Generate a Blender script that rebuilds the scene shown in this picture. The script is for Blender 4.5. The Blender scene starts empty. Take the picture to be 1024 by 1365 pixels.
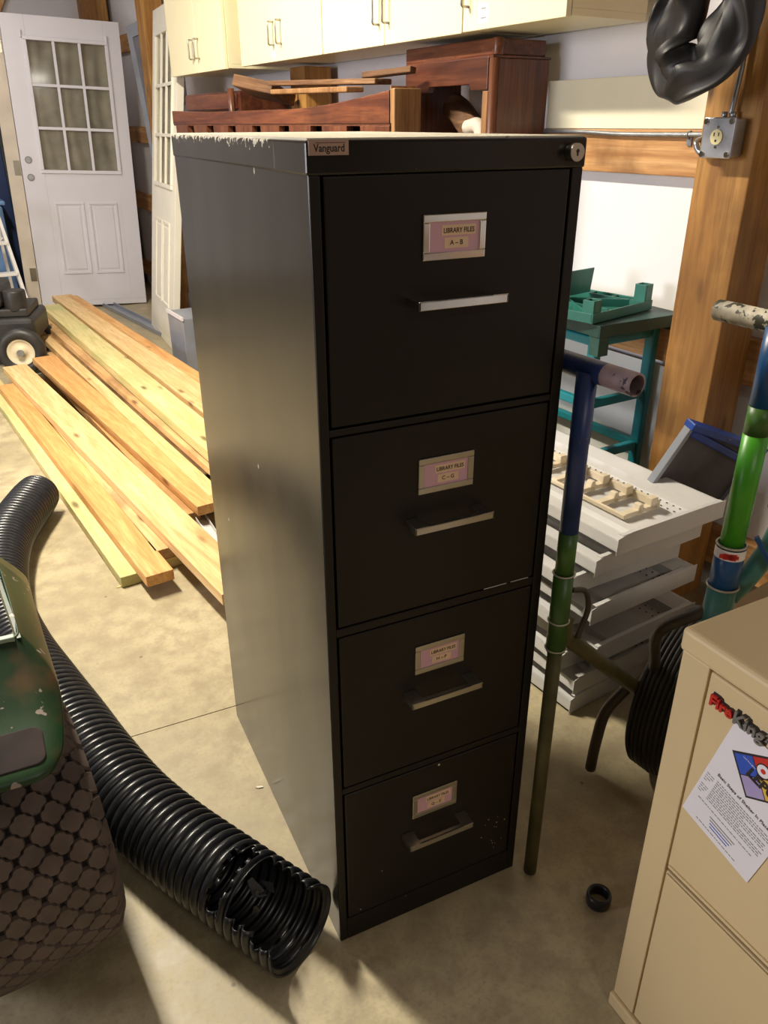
import bpy, math, random
from mathutils import Matrix, Vector, noise
random.seed(7)
PI = math.pi
C = bpy.context.scene.collection
R = math.radians

# ------------------------------------------------------------------ helpers
class MB:
    def __init__(s):
        s.v = []; s.f = []; s.m = []; s.M = Matrix.Identity(4); s.sm = []
    def add(s, vs, fs, m=0, smooth=False):
        b = len(s.v)
        s.v += [tuple(s.M @ Vector(p)) for p in vs]
        for f in fs:
            s.f.append([b + i for i in f]); s.m.append(m); s.sm.append(smooth)
        return s
    def box(s, x0, x1, y0, y1, z0, z1, m=0):
        vs = [(x0,y0,z0),(x1,y0,z0),(x1,y1,z0),(x0,y1,z0),(x0,y0,z1),(x1,y0,z1),(x1,y1,z1),(x0,y1,z1)]
        return s.add(vs, [(0,3,2,1),(4,5,6,7),(0,1,5,4),(1,2,6,5),(2,3,7,6),(3,0,4,7)], m)
    def obox(s, p0, p1, w, h, m=0, up=(0,0,1)):
        """bar of section w x h between two points"""
        p0, p1 = Vector(p0), Vector(p1); d = (p1-p0).normalized()
        x = d.cross(Vector(up))
        if x.length < 1e-4: x = d.cross(Vector((0,1,0)))
        x.normalize(); z = x.cross(d)
        vs = []
        for p in (p0, p1):
            for a, b in ((-1,-1),(1,-1),(1,1),(-1,1)):
                vs.append(p + x*a*w/2 + z*b*h/2)
        return s.add(vs, [(0,1,2,3),(7,6,5,4),(0,4,5,1),(1,5,6,2),(2,6,7,3),(3,7,4,0)], m)
    def prism(s, poly, z0, z1, m=0):
        """poly in xy, extruded along z"""
        n = len(poly)
        vs = [(p[0],p[1],z0) for p in poly] + [(p[0],p[1],z1) for p in poly]
        fs = [list(range(n))[::-1], [i+n for i in range(n)]] + [(i,(i+1)%n,(i+1)%n+n,i+n) for i in range(n)]
        return s.add(vs, fs, m)
    def prism_y(s, poly, y0, y1, m=0):
        """poly in xz, extruded along y"""
        n = len(poly)
        vs = [(p[0],y0,p[1]) for p in poly] + [(p[0],y1,p[1]) for p in poly]
        fs = [list(range(n)), [i+n for i in range(n)][::-1]] + [(i,i+n,(i+1)%n+n,(i+1)%n) for i in range(n)]
        return s.add(vs, fs, m)
    def prism_x(s, poly, x0, x1, m=0):
        """poly in yz, extruded along x"""
        n = len(poly)
        vs = [(x0,p[0],p[1]) for p in poly] + [(x1,p[0],p[1]) for p in poly]
        fs = [list(range(n))[::-1], [i+n for i in range(n)]] + [(i,(i+1)%n,(i+1)%n+n,i+n) for i in range(n)]
        return s.add(vs, fs, m)
    def cyl(s, p0, p1, r, r2=None, n=20, m=0, cap=True):
        return s.tube([p0, p1], [r, r if r2 is None else r2], n, m, cap)
    def tube(s, pts, r, n=14, m=0, cap=True, closed=False, flat=1.0, roll=None):
        pts = [Vector(p) for p in pts]; N = len(pts)
        rr = r if isinstance(r, (list, tuple)) else [r]*N
        fr = []; prev = None
        for i in range(N):
            a = pts[(i-1) % N] if (i > 0 or closed) else pts[i]
            b = pts[(i+1) % N] if (i < N-1 or closed) else pts[i]
            t = (b-a).normalized()
            if prev is None:
                x = t.cross(Vector((0,0,1)))
                if x.length < .05: x = t.cross(Vector((0,1,0)))
            else:
                x = prev - t*prev.dot(t)
            x.normalize(); prev = x.copy(); fr.append((x, t.cross(x).normalized()))
        vs = []
        for i in range(N):
            x, y = fr[i]
            if roll:
                c, q = math.cos(roll[i]), math.sin(roll[i]); x, y = x*c+y*q, y*c-x*q
            for k in range(n):
                a = 2*PI*k/n
                vs.append(pts[i] + x*math.cos(a)*rr[i] + y*math.sin(a)*rr[i]*flat)
        fs = []
        for i in range(N if closed else N-1):
            for k in range(n):
                j = (i+1) % N
                fs.append((i*n+k, i*n+(k+1)%n, j*n+(k+1)%n, j*n+k))
        s.add(vs, fs, m, True)
        if cap and not closed:
            b = len(s.v) - len(vs)
            s.f.append([b+k for k in range(n)][::-1]); s.m.append(m); s.sm.append(False)
            s.f.append([b+(N-1)*n+k for k in range(n)]); s.m.append(m); s.sm.append(False)
        return s
    def lathe(s, prof, n=32, m=0, close=False, smooth=True):
        """prof: (r, z) about the z axis"""
        k = len(prof); vs = []
        for i in range(n):
            a = 2*PI*i/n
            vs += [(r*math.cos(a), r*math.sin(a), z) for r, z in prof]
        fs = []
        for i in range(n):
            j = (i+1) % n
            for q in range(k if close else k-1):
                w = (q+1) % k
                fs.append((i*k+q, j*k+q, j*k+w, i*k+w))
        return s.add(vs, fs, m, smooth)
    def text(s, body, size, mat4, m=0, ext=.0004, align='CENTER', shear=0, sx=1, bold=0):
        cu = bpy.data.curves.new('lettering', 'FONT'); cu.body = body; cu.size = size; cu.extrude = ext
        cu.align_x = align; cu.align_y = 'CENTER'; cu.shear = shear; cu.resolution_u = 3; cu.offset = bold
        o = bpy.data.objects.new('lettering', cu); C.objects.link(o)
        dg = bpy.context.evaluated_depsgraph_get(); me = o.evaluated_get(dg).to_mesh()
        vs = [mat4 @ Vector((p.co.x*sx, p.co.y, p.co.z)) for p in me.vertices]
        fs = [tuple(q.vertices) for q in me.polygons]
        s.add(vs, fs, m)
        o.evaluated_get(dg).to_mesh_clear(); bpy.data.objects.remove(o); bpy.data.curves.remove(cu)
        return s
    def build(s, name, mats, parent=None, loc=(0,0,0), bevel=0, seg=2, smooth=None, rot=(0,0,0)):
        if not isinstance(mats, (list, tuple)): mats = [mats]
        me = bpy.data.meshes.new(name); me.from_pydata(s.v, [], s.f); me.update()
        for q in mats: me.materials.append(q)
        me.polygons.foreach_set('material_index', s.m)
        me.polygons.foreach_set('use_smooth', s.sm if smooth is None else [smooth]*len(s.f))
        o = bpy.data.objects.new(name, me); C.objects.link(o); o.location = loc; o.rotation_euler = rot
        if parent: o.parent = parent
        if bevel:
            b = o.modifiers.new('bevel', 'BEVEL'); b.width = bevel; b.segments = seg
            b.limit_method = 'ANGLE'; b.angle_limit = R(40); b.harden_normals = False
        return o

def tag(o, label=None, cat=None, group=None, kind=None):
    if label: o['label'] = label
    if cat: o['category'] = cat
    if group: o['group'] = group
    if kind: o['kind'] = kind
    return o
def thing(name, label, cat, loc=(0,0,0), rot=(0,0,0), group=None):
    o = bpy.data.objects.new(name, None); C.objects.link(o); o.empty_display_size = .1
    o.location = loc; o.rotation_euler = rot if isinstance(rot, tuple) else (0,0,rot)
    return tag(o, label, cat, group)
def struct(name, mb, m, loc=(0,0,0), rot=(0,0,0), bevel=0):
    o = mb.build(name, m, None, loc, bevel, rot=rot); o['kind'] = 'structure'; return o
def dup_tree(o, parent=None):
    c = o.copy(); C.objects.link(c); c.parent = parent
    for ch in list(o.children): dup_tree(ch, c)
    return c

# ------------------------------------------------------------------ camera (solved from the filing cabinet's corners)
FPX = 1043.59; YAW, PIT, ROLL = .4452129, .4609074, -.0036106
CAM = Vector((-.3263459, -.8732712, 1.3345952))
Fv = Vector((math.sin(YAW)*math.cos(PIT), math.cos(YAW)*math.cos(PIT), -math.sin(PIT)))
Rv = Vector((math.cos(YAW), -math.sin(YAW), 0)); Uv = Rv.cross(Fv)
R2 = Rv*math.cos(ROLL)+Uv*math.sin(ROLL); U2 = -Rv*math.sin(ROLL)+Uv*math.cos(ROLL)
cd = bpy.data.cameras.new('camera'); cam = bpy.data.objects.new('camera', cd); C.objects.link(cam)
m3 = Matrix((R2, U2, -Fv)).transposed(); cam.matrix_world = Matrix.Translation(CAM) @ m3.to_4x4()
cd.sensor_fit = 'VERTICAL'; cd.sensor_height = 36; cd.lens = 36*FPX/1365; cd.clip_start = .05
bpy.context.scene.camera = cam
def floor_at(u, v, z=0.0):
    """where the sight line through a point of the photo meets the level z"""
    d = Fv + R2*((u-512)/FPX) + U2*((682.5-v)/FPX)
    return CAM + d*((z-CAM.z)/d.z)

# ------------------------------------------------------------------ wall frame: s along the right wall, o out into the room
W0 = Vector((1.3465, .763, 0)); AZ = R(-5.5)
Av = Vector((math.sin(AZ), math.cos(AZ), 0)); Nv = Vector((-math.cos(AZ), math.sin(AZ), 0))
WR = math.atan2(Av.y, Av.x)
def W(s, o, z=0): return W0 + Av*s + Nv*o + Vector((0,0,z))
WM = Matrix.Translation(W0) @ Matrix.Rotation(WR, 4, 'Z')

# ------------------------------------------------------------------ materials
def nt(name):
    m = bpy.data.materials.new(name); m.use_nodes = True; t = m.node_tree
    return m, t, t.nodes['Principled BSDF']
def N(t, typ, **k):
    n = t.nodes.new(typ)
    for a, b in k.items(): setattr(n, a, b)
    return n
def ramp(t, fac, stops, interp='LINEAR'):
    r = N(t, 'ShaderNodeValToRGB'); r.color_ramp.interpolation = interp
    e = r.color_ramp.elements
    while len(e) < len(stops): e.new(.5)
    for i, (p, c) in enumerate(stops):
        e[i].position = p; e[i].color = (c if len(c) == 4 else (*c, 1))
    t.links.new(fac, r.inputs[0]); return r.outputs[0]
def coords(t, scale=(1,1,1), rnd=False, kind='Object', rot=(0,0,0)):
    tc = N(t, 'ShaderNodeTexCoord'); mp = N(t, 'ShaderNodeMapping'); mp.inputs['Scale'].default_value = scale
    mp.inputs['Rotation'].default_value = rot
    src = tc.outputs[kind]
    if rnd:
        oi = N(t, 'ShaderNodeObjectInfo'); mu = N(t, 'ShaderNodeMath', operation='MULTIPLY'); mu.inputs[1].default_value = 37.0
        t.links.new(oi.outputs['Random'], mu.inputs[0])
        va = N(t, 'ShaderNodeVectorMath', operation='ADD'); t.links.new(src, va.inputs[0]); t.links.new(mu.outputs[0], va.inputs[1]); src = va.outputs[0]
    t.links.new(src, mp.inputs[0]); return mp.outputs[0]
def noi(t, vec, scale, detail=4, rough=.5, dist=0):
    n = N(t, 'ShaderNodeTexNoise'); n.inputs['Scale'].default_value = scale; n.inputs['Detail'].default_value = detail
    n.inputs['Roughness'].default_value = rough; n.inputs['Distortion'].default_value = dist
    t.links.new(vec, n.inputs['Vector']); return n.outputs['Fac']
def mixc(t, fac, a, b, mode='MIX'):
    x = N(t, 'ShaderNodeMix', data_type='RGBA', blend_type=mode)
    if isinstance(fac, float): x.inputs[0].default_value = fac
    else: t.links.new(fac, x.inputs[0])
    for s_, i in ((a, 6), (b, 7)):
        if isinstance(s_, tuple): x.inputs[i].default_value = (*s_, 1) if len(s_) == 3 else s_
        else: t.links.new(s_, x.inputs[i])
    return x.outputs[2]
def bump(t, bs, h, strength=.2, dist=.002):
    b = N(t, 'ShaderNodeBump'); b.inputs['Strength'].default_value = strength; b.inputs['Distance'].default_value = dist
    t.links.new(h, b.inputs['Height']); t.links.new(b.outputs[0], bs.inputs['Normal'])

def paint(name, col, rough=.45, metal=0, var=.12, scale=6, bmp=0, bscale=60, spots=None, spot_scale=60, spot_thr=.7, coat=0):
    m, t, b = nt(name); v = coords(t, rnd=True)
    n = noi(t, v, scale, 5)
    dark = tuple(c*(1-var) for c in col); lite = tuple(min(1, c*(1+var*.6)) for c in col)
    c = ramp(t, n, [(.3, dark), (.7, lite)])
    if spots:
        c = mixc(t, ramp(t, noi(t, v, spot_scale, 3, .6), [(spot_thr, (0,0,0)), (spot_thr+.02, (1,1,1))]), c, spots)
    t.links.new(c, b.inputs['Base Color']); b.inputs['Roughness'].default_value = rough; b.inputs['Metallic'].default_value = metal
    if coat: b.inputs['Coat Weight'].default_value = coat
    if bmp: bump(t, b, noi(t, v, bscale, 4), bmp)
    return m
def wood(name, c_dark, c_mid, c_lite, knots=True, rough=.6, axis=0, grain=1.0, kcol=None, stain=0.0, green=None, coat=0):
    m, t, b = nt(name)
    sc = [9, 9, 9]; sc[axis] = .55
    v = coords(t, tuple(sc), rnd=True)
    w = noi(t, v, 2.2*grain, 6, .6, 1.2)
    f = noi(t, v, 14*grain, 4, .6, .4)
    c = ramp(t, w, [(.25, c_dark), (.48, c_mid), (.72, c_lite)])
    c = mixc(t, ramp(t, f, [(.42, (0,0,0)), (.70, (.65,.65,.65))]), c, c_dark)
    v2 = coords(t, rnd=True)
    if green: c = mixc(t, ramp(t, noi(t, v2, 3.0, 3), [(.48, (0,0,0)), (.66, (.6,.6,.6))]), c, green)
    if stain: c = mixc(t, ramp(t, noi(t, v2, 1.7, 5, .6), [(.5, (0,0,0)), (.6, (stain,stain,stain))]), c, tuple(q*.55 for q in c_dark))
    if knots:
        ks = [16, 16, 16]; ks[axis] = 5
        vo = N(t, 'ShaderNodeTexVoronoi'); vo.inputs['Scale'].default_value = .55
        t.links.new(coords(t, tuple(ks), rnd=True), vo.inputs['Vector'])
        c = mixc(t, ramp(t, vo.outputs['Distance'], [(.05, (1,1,1)), (.14, (0,0,0))]), c, kcol or tuple(q*.4 for q in c_dark))
    t.links.new(c, b.inputs['Base Color']); b.inputs['Roughness'].default_value = rough
    if coat: b.inputs['Coat Weight'].default_value = coat; b.inputs['Coat Roughness'].default_value = .2
    bump(t, b, f, .25, .0015)
    return m

M = {}
# black file cabinet paint with chips worn to pale near the top edge
def cab_black():
    m, t, b = nt('black_cabinet_paint'); v = coords(t)
    base = ramp(t, noi(t, v, 3, 4), [(.3, (.013,.011,.009)), (.7, (.022,.019,.016))])
    sx = N(t, 'ShaderNodeSeparateXYZ'); t.links.new(v, sx.inputs[0])
    # chips: height term + noise
    mr = N(t, 'ShaderNodeMapRange'); mr.inputs[1].default_value = 1.275; mr.inputs[2].default_value = 1.322; mr.inputs[3].default_value = 0; mr.inputs[4].default_value = 1
    t.links.new(sx.outputs[2], mr.inputs[0])
    pw = N(t, 'ShaderNodeMath', operation='POWER'); pw.inputs[1].default_value = 3.0; t.links.new(mr.outputs[0], pw.inputs[0])
    my = N(t, 'ShaderNodeMapRange'); my.inputs[1].default_value = .04; my.inputs[2].default_value = .16; t.links.new(sx.outputs[1], my.inputs[0])
    ml = N(t, 'ShaderNodeMath', operation='MULTIPLY'); t.links.new(pw.outputs[0], ml.inputs[0]); t.links.new(my.outputs[0], ml.inputs[1])
    m2 = N(t, 'ShaderNodeMath', operation='MULTIPLY_ADD'); m2.inputs[1].default_value = .36
    t.links.new(ml.outputs[0], m2.inputs[0]); t.links.new(noi(t, v, 95, 6, .7), m2.inputs[2])
    chip = ramp(t, m2.outputs[0], [(.74, (0,0,0)), (.76, (1,1,1))])
    c = mixc(t, chip, base, (.62,.58,.47))
    vo = N(t, 'ShaderNodeTexVoronoi'); vo.inputs['Scale'].default_value = 15; t.links.new(coords(t, (1,1,.6)), vo.inputs['Vector'])
    fleck = ramp(t, vo.outputs['Distance'], [(.03, (1,1,1)), (.045, (0,0,0))])
    gate = ramp(t, noi(t, v, 6, 2), [(.46, (0,0,0)), (.50, (1,1,1))])
    fg = N(t, 'ShaderNodeMath', operation='MULTIPLY'); t.links.new(fleck, fg.inputs[0]); t.links.new(gate, fg.inputs[1])
    c = mixc(t, fg.outputs[0], c, (.5,.48,.4))
    scr = ramp(t, noi(t, coords(t, (60,60,2.2)), 1.0, 3, .6), [(.70, (0,0,0)), (.72, (.35,.35,.35))])
    c = mixc(t, scr, c, (.16,.15,.13))
    t.links.new(c, b.inputs['Base Color'])
    rr = ramp(t, noi(t, coords(t, (1,1,.25)), 7, 5), [(.3, (.17,.17,.17)), (.7, (.23,.23,.23))]); t.links.new(rr, b.inputs['Roughness'])
    b.inputs['Specular IOR Level'].default_value = .42
    bump(t, b, noi(t, v, 2.2, 2), .25, .01)
    return m
M['cab'] = cab_black()
M['cabfront'] = paint('black_drawer_paint', (.010,.007,.005), .42, var=.25, spots=(.25,.22,.16), spot_scale=85, spot_thr=.8, bmp=.04, bscale=9)
M['cabtop'] = paint('pale_cream_top', (.66,.62,.52), .45, var=.15, spots=(.2,.18,.15), spot_scale=25, spot_thr=.68)  # pale cream with random darker spots
M['cabfront'].node_tree.nodes['Principled BSDF'].inputs['Specular IOR Level'].default_value = .35
M['gap'] = paint('gap_black', (.004,.004,.004), .8)
M['chrome'] = paint('chrome', (.82,.8,.76), .12, 1, var=.1, scale=20)
M['satin'] = paint('satin_metal', (.52,.49,.42), .3, 1, var=.1)
M['pinkcard'] = paint('pink_card', (.72,.42,.52), .6, var=.05)
M['peach'] = paint('peach_tape', (.86,.62,.42), .6, var=.05)
M['ink'] = paint('black_ink', (.02,.012,.01), .5)
M['badge'] = paint('copper_badge', (.62,.42,.33), .35, .7, var=.1)
M['tan'] = paint('tan_enamel', (.72,.56,.31), .38, var=.05, scale=3, spots=(.2,.13,.07), spot_scale=38, spot_thr=.82, bmp=.05, bscale=120)
M['tandark'] = paint('tan_gap', (.10,.07,.035), .6)
M['card'] = paint('brown_cardboard', (.42,.30,.17), .8, var=.2)
M['paper'] = paint('white_paper', (.86,.83,.86), .6, var=.03)
M['red'] = paint('red_letter', (.6,.03,.02), .35)
M['silverl'] = paint('silver_letter', (.30,.29,.28), .3, .6)
M['blue_ink'] = paint('blue_ink', (.03,.09,.5), .5)
M['lilac_ink'] = paint('lilac_ink', (.42,.34,.6), .5)
M['gold_ink'] = paint('gold_ink', (.8,.5,.08), .5)
M['grey_ink'] = paint('grey_ink', (.22,.21,.23), .5)
M['lumber'] = wood('pine_lumber', (.50,.29,.11), (.74,.50,.23), (.84,.63,.34))
M['lumber_orange'] = wood('orange_fir_lumber', (.46,.19,.05), (.66,.35,.12), (.76,.47,.20))
M['lumber_green'] = wood('treated_lumber', (.46,.38,.14), (.66,.55,.25), (.78,.66,.34), green=(.36,.42,.17))
M['lumber_stain'] = wood('stained_pine_lumber', (.42,.22,.09), (.64,.40,.18), (.76,.54,.29), stain=.6)
M['lumber_dark'] = wood('rough_dark_lumber', (.35,.17,.06), (.6,.33,.12), (.7,.45,.2), stain=.6)
M['post'] = wood('post_timber', (.22,.09,.018), (.42,.20,.045), (.54,.29,.075), axis=2, stain=.45, grain=.7)
M['girt'] = wood('girt_timber', (.34,.14,.04), (.60,.32,.12), (.74,.46,.21), axis=0, stain=.7, grain=.7)
M['cherry'] = wood('cherry_wood', (.05,.013,.007), (.15,.042,.018), (.24,.08,.03), axis=0, knots=False, rough=.4, coat=.2, stain=.5)
M['cherryv'] = wood('cherry_wood_upright', (.06,.017,.008), (.15,.045,.018), (.22,.08,.032), axis=2, knots=False, rough=.4, coat=.2, stain=.3)
M['oldwood'] = wood('old_weathered_wood', (.07,.03,.013), (.18,.085,.035), (.34,.2,.1), rough=.8, stain=.6)
M['darkwood'] = wood('dark_stained_wood', (.018,.008,.005), (.045,.018,.010), (.08,.03,.015), axis=2, knots=False, rough=.5)
M['lightwood'] = wood('light_block_wood', (.15,.06,.02), (.31,.155,.06), (.44,.26,.11), axis=2, rough=.6)
M['white'] = paint('white_door_paint', (.70,.68,.73), .35, var=.05, scale=2)
M['ivory'] = paint('ivory_door_paint', (.82,.78,.66), .4, var=.07, scale=4, spots=(.6,.5,.36), spot_scale=14, spot_thr=.72)
M['jamb'] = paint('bare_jamb', (.62,.54,.44), .6, var=.15)
M['curtain'] = paint('pale_green_cloth', (.40,.365,.30), .8, var=.3, scale=9)
M['hole'] = paint('hole_grey', (.25,.24,.23), .7)
M['cream'] = paint('cream_cabinet', (.84,.77,.52), .4, var=.05, scale=3, bmp=.05)
M['creamgap'] = paint('cabinet_gap', (.2,.15,.08), .7)
M['nickel'] = paint('nickel', (.45,.42,.36), .3, 1)
M['hose'] = paint('black_hose', (.016,.017,.021), .33, var=.3, scale=30)
M['rubber'] = paint('black_rubber', (.020,.018,.018), .5, var=.3, scale=9, spots=(.3,.28,.26), spot_scale=55, spot_thr=.8)
M['tyre'] = paint('dusty_tyre', (.145,.108,.092), .85, var=.25, scale=20, bmp=.3, bscale=300, spots=(.3,.25,.2), spot_scale=150, spot_thr=.82)
M['tyre_dark'] = paint('tyre_groove', (.010,.007,.008), .9)
M['galv'] = paint('galvanised_steel', (.42,.43,.46), .35, .8, var=.25, scale=25)
M['outlet'] = paint('outlet_cream', (.8,.72,.4), .4)
M['green_dark'] = paint('dark_green_plastic', (.015,.06,.05), .5, var=.4, scale=8)
M['green_pl'] = paint('sea_green_plastic', (.02,.15,.115), .45, var=.3, scale=8)
M['teal'] = paint('teal_plastic', (.004,.17,.20), .4, var=.2, scale=5)
M['milky'] = paint('milky_sheet', (.74,.74,.70), .5, var=.1, scale=4)
M['traygrey'] = paint('grey_white_enamel', (.62,.61,.60), .4, var=.12, scale=5, spots=(.22,.2,.18), spot_scale=60, spot_thr=.8)
M['beige'] = paint('beige_plastic', (.70,.60,.44), .5, var=.12)
M['bluepaint'] = paint('chipped_blue_paint', (.012,.05,.27), .35, var=.4, scale=14, spots=(.4,.42,.5), spot_scale=50, spot_thr=.7)
M['screen'] = paint('dark_grey_screen', (.075,.07,.08), .5, var=.5, scale=10)
M['navy'] = paint('navy_panel', (.012,.03,.10), .4, var=.3)
M['ltblue'] = paint('light_blue_plastic', (.13,.25,.48), .5, var=.2)
M['ladder'] = paint('white_ladder', (.75,.72,.68), .45, var=.1)
M['blackpl'] = paint('black_machine', (.03,.028,.026), .45, var=.3, scale=12)
M['cream_rim'] = paint('cream_rim', (.72,.62,.42), .5, var=.15)
M['pipe_blue'] = paint('navy_blue_pipe', (.02,.045,.17), .38, var=.4, scale=14, spots=(.1,.09,.1), spot_scale=60, spot_thr=.7)
M['pipe_green'] = paint('green_pipe', (.05,.13,.02), .4, var=.5, scale=7, spots=(.03,.03,.02), spot_scale=40, spot_thr=.68)
M['pipe_lime'] = paint('bright_green_pipe', (.07,.36,.02), .35, var=.35, scale=9)
M['pipe_mauve'] = paint('worn_mauve_pipe', (.34,.25,.27), .45, var=.5, scale=16, spots=(.06,.04,.05), spot_scale=40, spot_thr=.6)
M['pipe_olive'] = paint('olive_pipe', (.10,.09,.03), .5, var=.5, scale=14)
M['pipe_white'] = paint('flaking_white_pipe', (.55,.5,.4), .6, var=.6, scale=30, spots=(.05,.05,.03), spot_scale=35, spot_thr=.52)
M['sleeve_blue'] = paint('blue_sleeve', (.015,.09,.26), .35, var=.35, scale=12)
M['sleeve_teal'] = paint('teal_fork', (.05,.18,.17), .45, var=.5, scale=10)
M['steel_dark'] = paint('dark_steel', (.09,.075,.06), .5, .4, var=.4)
M['weld'] = paint('weld_bead', (.5,.48,.4), .4, .5)
M['alu'] = paint('storm_door_aluminium', (.30,.32,.37), .4, .2, var=.15)
M['glassgrey'] = paint('grey_pane', (.16,.15,.17), .15, var=.3)
M['lamp_metal'] = paint('white_lamp_metal', (.8,.8,.8), .5)
# tractor green: paint, chips to primer and rust
def tractor_green():
    m, t, b = nt('worn_green_paint'); v = coords(t)
    c = ramp(t, noi(t, v, 7, 5), [(.3, (.008,.026,.010)), (.6, (.014,.050,.015)), (.8, (.035,.085,.03))])
    c = mixc(t, ramp(t, noi(t, v, 5, 4, .6), [(.53, (0,0,0)), (.66, (.85,.85,.85))]), c, (.12,.06,.022))
    c = mixc(t, ramp(t, noi(t, v, 30, 3, .55), [(.66, (0,0,0)), (.68, (1,1,1))]), c, (.36,.30,.26))
    t.links.new(c, b.inputs['Base Color']); b.inputs['Roughness'].default_value = .4
    bump(t, b, noi(t, v, 30, 3), .15); return m
M['tractor'] = tractor_green()
M['palegreen'] = paint('pale_green_edge', (.42,.52,.42), .45, var=.15)
M['rust'] = paint('rusty_recess', (.03,.019,.018), .85, var=.6, scale=16, spots=(.12,.07,.05), spot_scale=14, spot_thr=.62)
def concrete():
    m, t, b = nt('concrete'); v = coords(t)
    n1 = noi(t, v, 1.6, 6, .6); n2 = noi(t, v, 14, 5, .65); n3 = noi(t, v, 120, 3)
    c = ramp(t, n1, [(.3, (.33,.275,.165)), (.52, (.45,.38,.235)), (.72, (.56,.48,.30))])
    c = mixc(t, ramp(t, n2, [(.38, (.7,.7,.7)), (.6, (0,0,0))]), c, (.30,.24,.15))
    c = mixc(t, ramp(t, n3, [(.3, (.3,.3,.3)), (.5, (0,0,0))]), c, (.25,.21,.15))
    c = mixc(t, ramp(t, noi(t, v, 4.5, 7, .7), [(.60, (0,0,0)), (.66, (.35,.35,.35))]), c, (.22,.17,.11))
    vo = N(t, 'ShaderNodeTexVoronoi'); vo.inputs['Scale'].default_value = 9; t.links.new(v, vo.inputs['Vector'])
    c = mixc(t, ramp(t, vo.outputs['Distance'], [(.035, (.8,.8,.8)), (.05, (0,0,0))]), c, (.16,.12,.08))
    t.links.new(c, b.inputs['Base Color'])
    t.links.new(ramp(t, n2, [(.3, (.38,.38,.38)), (.7, (.6,.6,.6))]), b.inputs['Roughness'])
    bump(t, b, n2, .12, .004); return m
M['concrete'] = concrete()
M['wall'] = paint('white_wall_panel', (.88,.87,.89), .4, var=.06, scale=3, spots=(.3,.26,.22), spot_scale=45, spot_thr=.79)
M['wallback'] = paint('back_wall_panel', (.66,.63,.64), .5, var=.1, scale=1.3)
M['ceiling'] = paint('ceiling_panel', (.24,.21,.17), .7)
M['walldark'] = paint('dark_wall_panel', (.10,.085,.065), .7)
M['board'] = paint('cream_board', (.83,.79,.60), .45, var=.04)

# ------------------------------------------------------------------ room shell
f = MB()
f.box(-4.2, 2.6, .7145, 9, -.12, 0); f.box(-4.2, 2.6, -3.6, .7115, -.12, 0); f.box(-4.2, 2.6, -3.6, 9, -.14, -.008)
struct('floor', f, M['concrete'])
b = MB(); b.M = WM.copy(); b.box(-4.6, 6.4, -.22, -.18, 0, 2.9)
struct('wall_right', b, M['wall'])
b = MB(); b.M = WM.copy(); b.box(6.3, 6.34, -.22, 5.6, 0, 2.9); struct('wall_back', b, M['wallback'])
b = MB(); b.box(-4.1, -4.05, -3.5, 8.2, 0, 2.9); struct('wall_left', b, M['walldark'])
b = MB(); b.box(-4.1, 2.3, -3.5, -3.45, 0, 2.9); struct('wall_front', b, M['walldark'])
b = MB(); b.box(-4.2, 2.6, -3.6, 9, 2.9, 2.95); struct('ceiling', b, M['ceiling'])
# girts (rails) of the right wall, in wall coordinates
def wall_obj(name, mb, m, bevel=0, k='structure'):
    o = mb.build(name, m, None, W0, bevel, rot=(0,0,WR)); o['kind'] = k; return o
for i, (z0, z1) in enumerate(((1.196, 1.317), (.672, .80), (.10, .22), (1.85, 1.97))):
    wall_obj('trim_%d' % (i+1), MB().box(-4.4, 6.28, -.179, -.14, z0, z1), M['girt'], .003)
# posts
wall_obj('trim_5', MB().box(-.162, 0, -.139, 0, 0, 2.88), M['post'], .004)
wall_obj('trim_6', MB().box(2.26, 2.42, -.139, 0, 0, 1.572), M['post'], .004)
wall_obj('trim_7', MB().box(4.70, 4.86, -.139, 0, 0, 2.88), M['post'], .004)
wall_obj('trim_8', MB().box(6.14, 6.298, -.139, .06, 0, 2.88), M['post'], .004)
wall_obj('trim_9', MB().box(-2.6, -2.44, -.139, 0, 0, 2.88), M['post'], .004)
# back wall brace and rail
b = MB(); b.obox((6.27, .97, 1.75), (6.27, .45, 2.62), .15, .04, up=(1,0,0)); wall_obj('trim_10', b, M['girt'], .003)
b = MB(); b.obox((6.27, -.1, 2.62), (6.27, 5.5, 2.62), .14, .05, up=(1,0,0)); wall_obj('trim_11', b, M['girt'], .003)

# ------------------------------------------------------------------ cream board on the girt, cable, outlet box
t = thing('painted_board', 'cream flat board on the timber rail, above the grey cable, below the rubber tube', 'board', W(.37, -.15, 1.3175), WR)
MB().box(-.365, .368, -.012, .012, 0, .138).build('panel', M['board'], t, bevel=.002)

t = thing('outlet_box', 'square galvanised steel electrical box with one round cream outlet on the timber post', 'outlet box', W(-.088, 0, 1.258), WR)
b = MB(); b.box(-.042, .042, .001, .044, 0, .084); b.build('box', M['galv'], t, bevel=.005)
b = MB(); b.box(-.045, .045, .044, .049, -.003, .087)
b.build('cover_plate', M['galv'], t, bevel=.006)
for sx in (-1, 1):
    for sz in (.006, .078):
        MB().cyl((sx*.036, .049, sz), (sx*.036, .053, sz), .0065, n=12).build('screw', M['chrome'], t)
b = MB(); b.cyl((0, .048, .044), (0, .053, .044), .017, n=24)
b.box(-.008, -.005, .053, .0535, .046, .054, 1); b.box(.005, .008, .053, .0535, .046, .054, 1); b.cyl((0, .053, .036), (0, .0535, .036), .003, n=8, m=1)
b.build('socket', [M['outlet'], M['ink']], t)
for sz in (.022, .066): MB().cyl((0, .049, sz), (0, .0515, sz), .003, n=10).build('screw', M['chrome'], t)
for sx, sz in ((-.012, .093), (.012, .093)):
    MB().cyl((sx, .02, .084), (sx, .02, sz+.006), .007, n=12).build('connector', M['galv'], t)

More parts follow.
